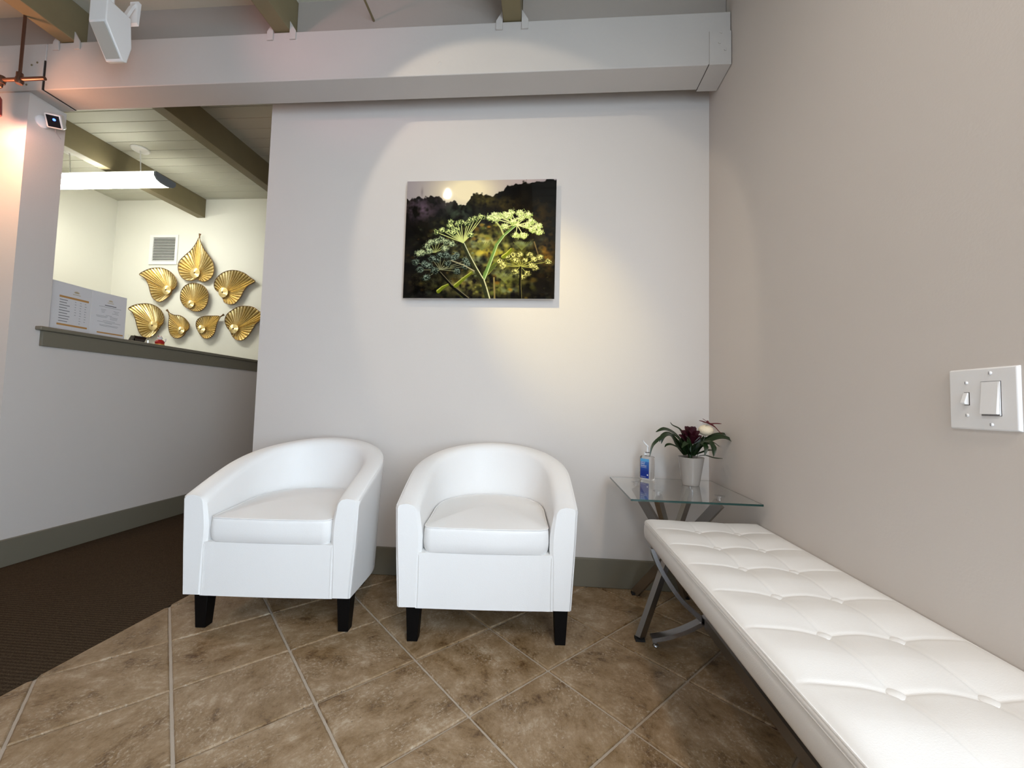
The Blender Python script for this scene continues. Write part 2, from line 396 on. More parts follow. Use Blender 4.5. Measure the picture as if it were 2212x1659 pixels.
# floor: grout bed, tiles laid on the diagonal, carpet in the corridor
floor = struct(box('floor', -4.74, XR+0.12, YREAR-0.12, 5.72, -0.08, -0.006, GROUT))
def clip_poly(poly, n, c):
    out = []
    for i in range(len(poly)):
        a, b = poly[i], poly[(i+1) % len(poly)]
        da = a[0]*n[0]+a[1]*n[1]-c; db = b[0]*n[0]+b[1]*n[1]-c
        if da <= 0: out.append(a)
        if (da < 0 < db) or (db < 0 < da):
            t = da/(da-db); out.append((a[0]+(b[0]-a[0])*t, a[1]+(b[1]-a[1])*t))
    return out
P2 = 0.438/2; gx, gy = -0.1825, 1.142
TILES = []
def make_tile(poly, cx, cy, full):
    # poly relative to the centre; chamfered rim that dips to the joint
    zt = random.uniform(-0.0004, 0.0004)
    n = len(poly)
    # subdivide edges for a slightly uneven cushion edge
    pts = []
    for i in range(n):
        a, b = poly[i], poly[(i+1) % n]; L = math.hypot(b[0]-a[0], b[1]-a[1]); k = max(1, int(L/0.012))
        for j in range(k): pts.append((a[0]+(b[0]-a[0])*j/k, a[1]+(b[1]-a[1])*j/k))
    gcx = sum(p[0] for p in pts)/len(pts); gcy = sum(p[1] for p in pts)/len(pts)
    vs = []; N = len(pts)
    for k, (ins, z) in enumerate(((0.0, -0.009), (0.0, -0.0036), (0.0016, -0.0012), (0.0042, 0.0))):
        for p in pts:
            d = Vector((gcx-p[0], gcy-p[1])); l = max(d.length, 1e-6)
            jit = random.uniform(0, 0.0012) if k in (1, 2) else 0
            q = Vector(p) + d/l*(ins*1.2+jit)
            vs.append((q[0], q[1], z + (zt if k else 0)))
    fs = []
    for k in range(3):
        for i in range(N): fs.append((k*N+i, k*N+(i+1) % N, (k+1)*N+(i+1) % N, (k+1)*N+i))
    fs.append(tuple(3*N+i for i in range(N)))
    me = bpy.data.meshes.new('tile'); me.from_pydata(vs, [], fs); me.update()
    o = link('tile', me, floor, [TILE]); o.location = (cx, cy, 0)
for i in range(-14, 12):
    for j in range(-14, 12):
        cx = gx + (i+j)*P2; cy = gy + (i-j)*P2 + P2
        h = P2 - 0.0035*1.414
        poly = [(cx-h, cy), (cx, cy-h), (cx+h, cy), (cx, cy+h)]
        full = len(poly)
        for n_, c_ in (((1,0), XR-0.001), ((-1,0), 1.505), ((0,1), YB-0.001), ((0,-1), 1.2)):
            poly = clip_poly(poly, n_, c_)
            if len(poly) < 3: break
        if len(poly) < 3: continue
        ar = 0.5*abs(sum(poly[k][0]*poly[(k+1) % len(poly)][1]-poly[(k+1) % len(poly)][0]*poly[k][1] for k in range(len(poly))))
        if ar < 0.0006: continue
        make_tile([(p[0]-cx, p[1]-cy) for p in poly], cx, cy, True)
car = pyobj('carpet', [(-4.62, YREAR, 0.001), (XC-0.008, YREAR, 0.001), (XC-0.008, 5.6, 0.001), (-4.62, 5.6, 0.001),
                       (-4.62, YREAR, -0.006), (XC-0.008, YREAR, -0.006), (XC-0.008, 5.6, -0.006), (-4.62, 5.6, -0.006)],
            [(0,1,2,3), (0,4,5,1), (1,5,6,2), (2,6,7,3), (3,7,4,0)], CARPET, floor)

# baseboards
def baseboard(name, x0, x1, y0, y1, out):
    """board of 15 mm with a small eased top edge"""
    return struct(box(name, x0, x1, y0, y1, 0.0, 0.133, OLIVE, bevel=0.003))
baseboard('baseboard_back', XC, XR, YB-0.015, YB, 0)
baseboard('baseboard_right', XR-0.004, XR, YREAR, YB-0.016, 0)
baseboard('baseboard_half_wall', XL, XL+0.015, 1.755, 5.6, 0)
baseboard('baseboard_front_left', -4.62, XL, 1.755, 1.77, 0)

# ceiling: deck backing, tongue-and-groove planks, joists, blocking, main beam
def sloped_box(name, x0, x1, y0, y1, zb, zt, mt, parent, bevel=0):
    bm = bmesh.new(); vs, _ = bm_box(bm, x0, x1, y0, y1, 0, 1)
    for v in bm.verts:
        v.co.z = (zb(v.co.y) if v.co.z < 0.5 else zt(v.co.y))
    return bmobj(name, bm, mt, parent, smooth=bevel > 0, bevel=bevel)
ceiling = struct(sloped_box('ceiling', -4.74, XR+0.12, YREAR-0.12, 5.72, lambda y: deck_z(y)+0.022, lambda y: deck_z(y)+0.05, DECKP, None))
y = 2.504 - 0.1145*38
while y < 5.6:
    sloped_box('plank', -4.62, XR, y+0.0022, y+0.1145-0.0022, deck_z, lambda q: deck_z(q)+0.022, DECKP, ceiling, bevel=0.0018)
    y += 0.1145
for xa, xb in ((-3.578, -3.495), (-2.459, -2.378), (-1.328, -1.248), (-0.219, -0.135)):
    jz = lambda q: 2.621 + 0.034*(q-1.8)
    y1 = YF if xa < -2.6 else (5.6 if xa < XC else 2.0)
    sloped_box('joist', xa, xb, YREAR, y1, jz, deck_z, OLIVE_J, ceiling, bevel=0.003)
# painted blocking between the joists, over the beam
xs = [(-4.62, -3.578), (-3.495, -2.459), (-2.378, -1.328), (-1.248, -0.219), (-0.135, XR)]
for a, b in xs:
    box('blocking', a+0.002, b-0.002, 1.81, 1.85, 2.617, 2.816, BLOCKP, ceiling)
beam = box('beam', -2.530, XR-0.002, 1.762, 1.905, 2.372, 2.616, BEAMP, ceiling, bevel=0.004)
box('beam', -4.62, -2.5335, 1.762, 1.905, 2.372, 2.616, BEAMP, ceiling, bevel=0.004)
# painted steel strap at the right end: front plate and bottom plate
bm = bmesh.new()
bm_box(bm, 0.699, XR-0.003, 1.757, 1.7618, 2.368, 2.522)
bm_box(bm, 0.699, XR-0.003, 1.7618, 1.909, 2.368, 2.3718)
box_s = bmobj('strap', bm, BEAMP, beam)
box('strap_shadow_gap', 0.6965, 0.699, 1.7612, 1.905, 2.3712, 2.3735, GAP, beam)
for bx, bz in ((0.748, 2.515), (0.742, 2.468), (0.766, 2.435)):
    o = lathe('bolt', [(0.0, -0.004), (0.006, -0.003), (0.006, 0.001), (0.0, 0.001)], BEAMP, beam, n=10); o.rotation_euler = (-pi/2, 0, 0); o.location = (bx, 1.757, bz)
# left strap plate with a dark joint to its right
bm = bmesh.new()
bm_box(bm, -2.86, -2.536, 1.757, 1.7618, 2.368, 2.522)
bm_box(bm, -2.61, -2.536, 1.7618, 1.905, 2.368, 2.3718)
ls = bmobj('strap', bm, BEAMP, beam)
box('strap_shadow_gap', -2.5345, -2.529, 1.7585, 1.905, 2.371, 2.523, GAP, beam)
box('strap_shadow_gap', -2.617, -2.606, 1.7705, 1.905, 2.3722, 2.3735, GAP, beam)
for bx, bz in ((-2.60, 2.50), (-2.665, 2.497), (-2.62, 2.398), (-2.57, 2.512)):
    o = lathe('bolt', [(0.0, -0.003), (0.005, -0.002), (0.005, 0.001), (0.0, 0.001)], OLIVE_J, beam, n=8); o.rotation_euler = (-pi/2, 0, 0); o.location = (bx, 1.757, bz)
# knot mark and nail heads on the beam face
o = lathe('bolt', [(0.0, -0.001), (0.008, -0.0008), (0.010, 0.0), (0.010, 0.002)], BEAMP, beam, n=16); o.rotation_euler = (-pi/2, 0, 0); o.location = (-0.51, 1.762, 2.428)
# triangular steel clips where each joist sits on the beam
for xa, xb in ((-2.459, -2.378), (-1.328, -1.248), (-0.219, -0.135)):
    for x, s in ((xa, -1), (xb, 1)):
        bm = bmesh.new()
        tri = [(x+s*0.002, 2.665), (x+s*0.002, 2.575), (x+s*0.032, 2.575), (x+s*0.032, 2.617)]
        A = [bm.verts.new((p[0], 1.755, p[1])) for p in tri]; B = [bm.verts.new((p[0], 1.7605, p[1])) for p in tri]
        bm.faces.new(A); bm.faces.new(B[::-1])
        for k in range(4): bm.faces.new((A[k], A[(k+1) % 4], B[(k+1) % 4], B[k]))
        bmobj('joist_clip', bm, BEAMP, ceiling)
# surface conduit running along the deck
tube('conduit', [(-0.857, 1.809, 2.700), (-0.857, 1.0, 2.690), (-0.857, -1.6, 2.66)], 0.0055, OLIVE_J, ceiling, n=8)

# ledge on the half wall
ledge = struct(box('trim_1', XL-0.17, XL+0.034, 1.872, 5.6, 1.178, 1.199, OLIVE, bevel=0.005))
box('fascia', XL, XL+0.018, 1.893, 5.6, 1.098, 1.178, OLIVE, ledge, bevel=0.002)

# ------------------------------------------------------------------ tub armchairs
def smooth01(t): t = max(0, min(1, t)); return t*t*(3-2*t)
def build_armchair(label, loc, rz):
    root = empty('tub_armchair', loc, rz, label, 'armchair', 'white tub armchairs against the back wall')
    HW, DEP, TH = 0.326, 0.535, 0.088
    ST = 0.195                                   # straight side length
    ZB, ZF, ZT = 0.133, 0.493, 0.668
    # centre-line of the shell as (outer point, inward normal)
    sta = []
    ns = 10
    for i in range(ns): sta.append((Vector((-HW, ST*i/ns)), Vector((1, 0)), ST*i/ns))
    a, b = HW, DEP-ST; na = 40
    s = ST; prev = Vector((-HW, ST))
    ex = 2.12
    for i in range(na+1):
        t = pi - pi*i/na
        cs, sn = math.cos(t), math.sin(t)
        p = Vector((a*math.copysign(abs(cs)**(2/ex), cs), ST + b*abs(sn)**(2/ex)))
        nrm = Vector((-math.copysign(abs(cs)**(2-2/ex), cs)/a, -abs(sn)**(2-2/ex)/b)).normalized()
        s += (p-prev).length; prev = p
        sta.append((p, nrm, s))
    total = s + ST
    for i in range(ns): 
        yy = ST*(1-(i+1)/ns); sta.append((Vector((HW, yy)), Vector((-1, 0)), s + ST*(i+1)/ns))
    half = total/2
    vs, fs = [], []
    def ztop(sv):
        t = 1-abs(sv-half)/half                   # 0 at the front, 1 at mid back
        return ZF + (ZT-ZF)*(1-(1-t)**1.85)
    M = 0
    for p, nr, sv in sta:
        zt = ztop(sv); r = 0.030
        bulge = 0.0
        sec = []
        # outer face bottom to top, roll, inner face down
        front = min(sv, total-sv) < 1e-4
        for k in range(6): 
            z = ZB + (zt-r-ZB)*k/5
            sec.append((0.021*(zt-z)/(zt-ZB) + 0.0012*math.sin(k*1.3+sv*9), z))
        for k in range(1, 6):
            an = pi/2*k/5; sec.append((0.018-0.018*math.cos(an), zt-0.020+0.020*math.sin(an)))
        sec.append((TH*0.5, zt+0.003))
        for k in range(6):
            an = pi/2*k/5; sec.append((TH-0.032+0.032*math.sin(an), zt-0.034+0.034*math.cos(an)))
        for k in range(1, 5):
            z = zt-0.034 + (0.30-zt+0.034)*k/4
            sec.append((TH + 0.012*math.sin(pi*k/4*0.8), z))
        M = len(sec)
        for d, z in sec:
            q = p + nr*d; vs.append((q.x, q.y, z))
    nst = len(sta)
    for i in range(nst-1):
        for k in range(M-1):
            fs.append((i*M+k, (i+1)*M+k, (i+1)*M+k+1, i*M+k+1))
    # front faces of the arms, softly puffed, reaching down to the skirt
    bm = bmesh.new(); bv = [bm.verts.new(v) for v in vs]
    for f in fs: bm.faces.new([bv[i] for i in f])
    for side in (0, nst-1):
        ring = [bv[side*M+k] for k in range(M)]
        sx = -1 if side == 0 else 1
        low = bm.verts.new((sx*(HW-TH-0.004), 0.0, ZB)); ring2 = ring + [low]
        c = Vector((0, 0, 0))
        for v in ring2: c += v.co
        c /= len(ring2)
        inner = []
        for v in ring2:
            q = v.co.lerp(Vector((sx*(HW-TH/2), 0, v.co.z)), 0.22)
            q.z = c.z + (v.co.z-c.z)*0.985
            inner.append(bm.verts.new((q.x, -0.010, q.z)))
        n = len(ring2)
        for k in range(n):
            a_, b_ = ring2[k], ring2[(k+1) % n]; c_, d_ = inner[(k+1) % n], inner[k]
            bm.faces.new((a_, b_, c_, d_) if side else (d_, c_, b_, a_))
        f = bm.faces.new(inner if side else inner[::-1])
    bmobj('shell', bm, LEATHER, root, smooth=True)
    # piping seam along the outer top edge of arms and back
    pts = []
    for p, nr, sv in sta:
        q = p + nr*0.004; pts.append((q.x, q.y, ztop(sv)-0.008))
    tube('piping', pts, 0.0022, LEATHER, root, n=6)
    for sx in (-1, 1):
        zz = ztop(0)
        tube('piping', [(sx*(HW-0.0035), -0.001, zz-0.014), (sx*(HW-0.0115), -0.001, 0.30), (sx*(HW-0.0210), -0.001, ZB+0.003)], 0.0018, LEATHER, root, n=6)
    # front panel with its two seams
    iw = HW-TH
    bm = bmesh.new(); n = 26; g = []
    for i in range(n+1):
        col = []
        for k in range(9):
            x = -iw-0.004 + (2*iw+0.008)*i/n; z = ZB + (0.325-ZB)*k/8
            yb = -0.006 + 0.0035*math.cos(pi*(x/iw)*0.5)*-1
            fold = 0.0035*math.exp(-((abs(x)-iw+0.010)/0.008)**2)
            col.append(bm.verts.new((x, yb-fold*(0.3+0.7*(k/8)), z)))
        g.append(col)
    for i in range(n):
        for k in range(8): bm.faces.new((g[i][k], g[i+1][k], g[i+1][k+1], g[i][k+1]))
    top = []
    for i in range(n+1): top.append(bm.verts.new((g[i][8].co.x, 0.05, 0.330)))
    for i in range(n): bm.faces.new((g[i][8], g[i+1][8], top[i+1], top[i]))
    bmobj('front_panel', bm, LEATHER, root, smooth=True)
    for sx in (-1, 1):
        tube('seam', [(sx*(iw-0.004), -0.0088, ZB+0.002), (sx*(iw-0.005), -0.0095, 0.23), (sx*(iw-0.004), -0.0105, 0.318)], 0.0014, LEATHER, root, n=6)
    # deck and underside
    plan = [p + nr*0.05 for p, nr, sv in sta]
    bm = bmesh.new()
    f = bm.faces.new([bm.verts.new((q.x, q.y, 0.318)) for q in plan])
    f2 = bm.faces.new([bm.verts.new((q.x, q.y, ZB+0.004)) for q in plan][::-1])
    bmobj('seat_deck', bm, LEATHER, root)
    # loose seat cushion following the inside of the shell
    inner = []
    for p, nr, sv in sta:
        q = p + nr*(TH+0.015); inner.append(q)
    inner[0].y = inner[-1].y = -0.012
    # rounded front corners, gently bowed front edge
    R3 = 0.030; xr = inner[-1].x
    inner = [q for q in inner if q.y > -0.012+R3]
    arc = lambda sx: [Vector((sx*(xr-R3+R3*math.cos(a_)), -0.012+R3-R3*math.sin(a_))) for a_ in [pi/2*k/6 for k in range(7)]]
    ca, cb = arc(1), arc(-1)[::-1]
    fe = ca + [Vector((ca[-1].x + (cb[0].x-ca[-1].x)*k/12, -0.012-0.008*math.sin(pi*k/12))) for k in range(1, 12)] + cb
    loop = inner + fe; nl = len(loop)
    cen = Vector((0, 0.215))
    prof = [(0.030, 0.322), (0.008, 0.326), (0.0, 0.340), (-0.003, 0.365), (-0.001, 0.399), (0.0015, 0.409), (0.006, 0.4145), (0.012, 0.4160), (0.03, 0.4190), (0.06, 0.4250), (0.11, 0.432), (0.17, 0.437)]
    bm = bmesh.new(); rings = []
    for d, z in prof:
        ring = []
        for q in loop:
            v = cen-q; l = v.length
            qq = q + v/l*min(d, l*0.95)
            zz = z + (0.022*smooth01((qq.y)/0.40) if z > 0.38 else 0)
            nz = noise.noise(Vector((qq.x*14, qq.y*14, z*8+loc[0]*5)))*0.0022 if z > 0.33 else 0
            ring.append(bm.verts.new((qq.x, qq.y - nz*0.8, zz+nz)))
        rings.append(ring)
    for r0, r1 in zip(rings, rings[1:]):
        for k in range(nl): bm.faces.new((r0[k], r0[(k+1) % nl], r1[(k+1) % nl], r1[k]))
    bm.faces.new(rings[0][::-1])
    cv = bm.verts.new((cen.x, cen.y, 0.450))
    for k in range(nl): bm.faces.new((rings[-1][k], rings[-1][(k+1) % nl], cv))
    cu = bmobj('seat_cushion', bm, LEATHER, root, smooth=True)
    pts = []
    for q in loop + [loop[0]]:
        v = (cen-q).normalized(); qq = q + v*0.0025
        pts.append((qq.x, qq.y, 0.4135 + 0.022*smooth01(qq.y/0.40)))
    tube('piping', pts, 0.0026, LEATHER, cu, n=6)
    # tapered square legs
    for (lx, ly) in ((-0.256, 0.045), (0.274, 0.045), (-0.185, 0.42), (0.185, 0.42)):
        bm = bmesh.new(); vs_, _ = bm_box(bm, -0.0255, 0.0255, -0.0255, 0.0255, 0, ZB+0.004)
        for v in bm.verts:
            if v.co.z < 0.01: v.co.x *= 0.74; v.co.y *= 0.74
        o = bmobj('leg', bm, BLACKW, root, bevel=0.002, smooth=True); o.location = (lx, ly, 0)
    return root
yaw_c = math.radians(4.1)
build_armchair('white faux-leather tub armchair standing beside the dark carpet', (-0.990, 1.442, 0), yaw_c)
build_armchair('white faux-leather tub armchair beside the glass side table', (-0.190, 1.452, 0), math.radians(4.3))

# ------------------------------------------------------------------ tufted bench
bench = empty('tufted_bench', (0.59, 0.90, 0), 0, 'long white button-tufted bench on chrome legs along the right wall', 'bench')
BX0, BX1, BY0, BY1 = 0.390, 0.788, 0.190, 1.548
def local(o, root): o.location = Vector(o.location) - root.location; return o
colx = [0.534, 0.662]; rowy = [1.433-0.1533*k for k in range(9)]
rowy = [r for r in rowy if r > BY0+0.05]
def btop(x, y):
    u = min(x-BX0, BX1-x, BY1-y, y-BY0)
    z = 0.4535
    cellw = lambda v, arr, lo, hi: min(abs(v-a) for a in arr)
    dx = cellw(x, colx, BX0, BX1); dy = cellw(y, rowy, BY0, BY1)
    # puff inside cells
    edge = 1-math.exp(-(max(u, 0)/0.020))
    db = min(math.hypot(x-a, y-b) for a in colx for b in rowy)
    fx = math.exp(-abs(dx)/0.0032)*0.0034 + math.exp(-(dx/0.040)**2)*0.0052
    fy = math.exp(-abs(dy)/0.0036)*0.0042 + math.exp(-(dy/0.046)**2)*0.0062
    near = math.exp(-(db/0.040)**2)
    z -= edge*(fx*(0.9+0.1*near) + fy*(0.9+0.1*near)) + math.exp(-(db/0.024)**2)*0.0022
    z -= 0.012*math.exp(-max(u, 0)/0.012)
    return z
nx, ny = 120, 400
bm = bmesh.new(); g = []
for i in range(nx+1):
    col = []
    for j in range(ny+1):
        x = BX0+(BX1-BX0)*i/nx; yv = BY0+(BY1-BY0)*j/ny
        # rounded plan corners
        col.append(bm.verts.new((x-0.59, yv-0.90, btop(x, yv))))
    g.append(col)
for i in range(nx):
    for j in range(ny): bm.faces.new((g[i][j], g[i+1][j], g[i+1][j+1], g[i][j+1]))
# side wall rings
rim = [g[i][0] for i in range(nx+1)] + [g[nx][j] for j in range(1, ny+1)] + [g[i][ny] for i in range(nx-1, -1, -1)] + [g[0][j] for j in range(ny-1, 0, -1)]
prev = rim
for off, z in ((0.0035, 0.4385), (0.006, 0.434), (0.0045, 0.430), (0.0075, 0.420), (0.008, 0.402), (0.005, 0.382), (-0.002, 0.370), (-0.03, 0.367)):
    ring = []
    for v in rim:
        x, yv = v.co.x, v.co.y
        ox = -1 if abs(x-(BX0-0.59)) < 1e-5 else (1 if abs(x-(BX1-0.59)) < 1e-5 else 0)
        oy = -1 if abs(yv-(BY0-0.90)) < 1e-5 else (1 if abs(yv-(BY1-0.90)) < 1e-5 else 0)
        l = math.hypot(ox, oy) or 1
        offx = off if ox < 0 else min(off, 0.004)
        ring.append(bm.verts.new((x+ox/l*offx, yv+oy/l*off, z)))
    n = len(rim)
    for k in range(n): bm.faces.new((prev[k], prev[(k+1) % n], ring[(k+1) % n], ring[k]))
    prev = ring
bm.faces.new(prev)
cush = bmobj('cushion', bm, BLEATHER, bench, smooth=False)
cush.data.polygons.foreach_set('use_smooth', [True]*len(cush.data.polygons))
def seam_loop(z, off, r):
    x0, x1, y0, y1 = BX0-0.59-off, BX1-0.59+min(off, 0.003), BY0-0.90-off, BY1-0.90+off
    c = 0.006
    return [(x0, y0+c, z), (x0+c, y0, z), (x1-c, y0, z), (x1, y0+c, z), (x1, y1-c, z), (x1-c, y1, z), (x0+c, y1, z), (x0, y1-c, z), (x0, y0+c, z)]
tube('piping', seam_loop(0.4405, 0.0015, 0), 0.0020, BLEATHER, cush, n=6)
tube('piping', seam_loop(0.4305, 0.0055, 0), 0.0012, BLEATHER, cush, n=6)
btn = None
for a in colx:
    for b in rowy:
        if btn is None:
            btn = lathe('button', [(0.0, 0.0050), (0.007, 0.0045), (0.0118, 0.0028), (0.0135, 0.0), (0.0120, -0.003), (0.0, -0.003)], BLEATHER, cush, n=20); o = btn
        else:
            o = btn.copy(); C.objects.link(o); o.parent = cush
        o.location = (a-0.59, b-0.90, btop(a, b)+0.0045)
        o.scale = (1.0, 1.0, 1.0)
# chrome frame: rails under the cushion, crossed curved legs at each end, stretcher
for x in (BX0+0.052, BX1-0.052):
    box('rail', x-0.014-0.59, x+0.014-0.59, BY0+0.02-0.90, BY1-0.003-0.90, 0.346, 0.3675, CHROME_D, bench, bevel=0.002)
for yv in (BY0+0.035, BY1-0.016):
    box('cross_rail', BX0+0.012-0.59, BX1-0.012-0.59, yv-0.014-0.90, yv+0.014-0.90, 0.350, 0.3675, CHROME_D, bench, bevel=0.002)
    for s in (-1, 1):
        prof = [(-0.183, 0.350), (-0.170, 0.312), (-0.142, 0.258), (-0.096, 0.191), (-0.060, 0.152), (-0.018, 0.116), (0.0, 0.103), (0.028, 0.086), (0.070, 0.064), (0.125, 0.043), (0.182, 0.029)]
        pts = []
        for k in range(len(prof)-1):
            for q in range(4):
                t = q/4; p0 = prof[max(k-1, 0)]; p1 = prof[k]; p2 = prof[k+1]; p3 = prof[min(k+2, len(prof)-1)]
                f = lambda a0, a1, a2, a3: 0.5*((2*a1)+(-a0+a2)*t+(2*a0-5*a1+4*a2-a3)*t*t+(-a0+3*a1-3*a2+a3)*t**3)
                pts.append((s*f(p0[0], p1[0], p2[0], p3[0]), yv-0.90+s*0.0, f(p0[1], p1[1], p2[1], p3[1])))
        pts.append((s*prof[-1][0], yv-0.90, prof[-1][1]))
        lg = bar_section('leg', pts, (0, 1, 0), 0.034, 0.0145, CHROME, bench)
        gl = lathe('glide', [(0.0, 0.024), (0.005, 0.024), (0.005, 0.013), (0.009, 0.010), (0.011, 0.005), (0.008, 0.0), (0.0, 0.0)], CHROME, lg, n=16, loc=(s*0.166, yv-0.90, 0))
bar_section('stretcher', [(0, BY0+0.04-0.90, 0.106), (0, BY1-0.045-0.90, 0.106)], (0, 0, 1), 0.034, 0.016, CHROME_D, bench)

# ------------------------------------------------------------------ glass side table
tcx, tcy = 0.548, 1.714
table = empty('glass_side_table', (tcx, tcy, 0), 0, 'square clear glass side table on crossed chrome legs in the corner', 'table')
GT = 0.5300
gtop = box('glass_top', -0.226, 0.226, -0.227, 0.227, GT-0.007, GT, GLASS, table)
gtop.location = (0, 0, 0)
bm = bmesh.new()
for bb in ((-0.2264, 0.2264, -0.2276, -0.2266), (-0.2264, 0.2264, 0.2266, 0.2276), (-0.2266, -0.2257, -0.2266, 0.2266), (0.2257, 0.2266, -0.2266, 0.2266)):
    bm_box(bm, bb[0], bb[1], bb[2], bb[3], GT-0.0068, GT-0.0002)
bmobj('glass_edge', bm, GLASS_EDGE, gtop)
pads = [(-0.127, 0.143), (-0.082, -0.046), (0.097, 0.108), (0.134, -0.094)]
feet = {0: (0.145, -0.105), 1: (0.112, 0.215), 2: (-0.172, -0.145), 3: (-0.105, 0.228)}
for k, (px, py) in enumerate(pads):
    fx, fy = feet[k]
    d = Vector((px-fx, py-fy, 0)); side = Vector((-d.y, d.x, 0)).normalized()
    offs = side*(0.016 if k % 2 else -0.016)
    p0 = Vector((fx, fy, 0.006)); p1 = Vector((px, py, 0.497))
    lg = bar_section('leg', [p0, p0.lerp(p1, 0.5), p1], side, 0.020, 0.036, CHROME_D, table, bevel=0.0015)
    fp = box('foot_pad', fx-0.017, fx+0.017, fy-0.014, fy+0.014, 0.0, 0.009, RUBBER, lg)
    fp.rotation_euler = (0, 0, 0)
    sp = lathe('suction_pad', [(0.0, 0.0), (0.009, 0.0), (0.009, 0.012), (0.019, 0.015), (0.019, 0.018), (0.0, 0.018)], CHROME, lg, n=24, loc=(px, py, GT-0.007-0.0185))
lathe('hub_bolt', [(0.0, 0.0), (0.009, 0.0), (0.009, 0.05), (0.0, 0.05)], CHROME, table, n=16, loc=(0.0, 0.01, 0.235))

# ------------------------------------------------------------------ potted bromeliad
PX, PY = 0.643, 1.810
pot = empty('potted_bromeliad', (PX, PY, GT+0.0008), 0, 'bromeliad with dark red bract in a pale tapered pot on the glass table', 'plant')
lathe('pot', [(0.0, 0.0), (0.034, 0.0), (0.0355, 0.004), (0.0365, 0.012), (0.053, 0.114), (0.0545, 0.118), (0.0525, 0.119), (0.050, 0.114), (0.046, 0.100), (0.0, 0.100)], POTC, pot, n=48)
lathe('soil', [(0.0, 0.112), (0.028, 0.111), (0.048, 0.1065)], SOIL, pot, n=24)
def strap_leaf(pts, width, parent, fold=0.25, mt=LEAFG):
    """arching strap leaf through pts (3D, local), tapering, V-folded, with thickness"""
    P = [Vector(p) for p in pts]; out = []
    for k in range(len(P)-1):
        for q in range(6):
            t = q/6; a0, a1, a2, a3 = P[max(k-1, 0)], P[k], P[k+1], P[min(k+2, len(P)-1)]
            out.append(0.5*((2*a1)+(-a0+a2)*t+(2*a0-5*a1+4*a2-a3)*t*t+(-a0+3*a1-3*a2+a3)*t**3))
    out.append(P[-1]); n = len(out); bm = bmesh.new(); rows = []
    side = None
    for i, p in enumerate(out):
        d = (out[min(i+1, n-1)]-out[max(i-1, 0)]).normalized()
        s = d.cross(Vector((0.08, -0.55, 0.83)))
        if s.length < 0.25 and side is not None: s = side
        s.normalize()
        if side is not None and s.dot(side) < 0: s = -s
        side = s
        up = s.cross(d).normalized()
        if up.dot(Vector((0.08, -0.55, 0.83))) < 0: up = -up
        t = i/(n-1)
        wd = 1.0*width*(0.55+0.75*math.sin(pi*min(1, t*0.85+0.12)))*(1 if t < 0.75 else max(0.03, (1-t)/0.25)**0.6)*0.5
        th = 0.0011
        rows.append([bm.verts.new(p - s*wd + up*fold*wd), bm.verts.new(p), bm.verts.new(p + s*wd + up*fold*wd),
                     bm.verts.new(p + s*wd + up*(fold*wd-th)), bm.verts.new(p - up*th), bm.verts.new(p - s*wd + up*(fold*wd-th))])
    for a, b in zip(rows, rows[1:]):
        for k in range(6): bm.faces.new((a[k], a[(k+1) % 6], b[(k+1) % 6], b[k]))
    bm.faces.new(rows[0]); bm.faces.new(rows[-1][::-1])
    return bmobj('leaf', bm, mt, parent, smooth=True)
def c6(a, b, y=0.0):
    """detail measure (close-up grid units) to local plant coordinates"""
    return ((a-900)/3530.0+0.638-PX + y*0.30*0, y, 0.796-(b-300)/3530.0+0.0 - GT)
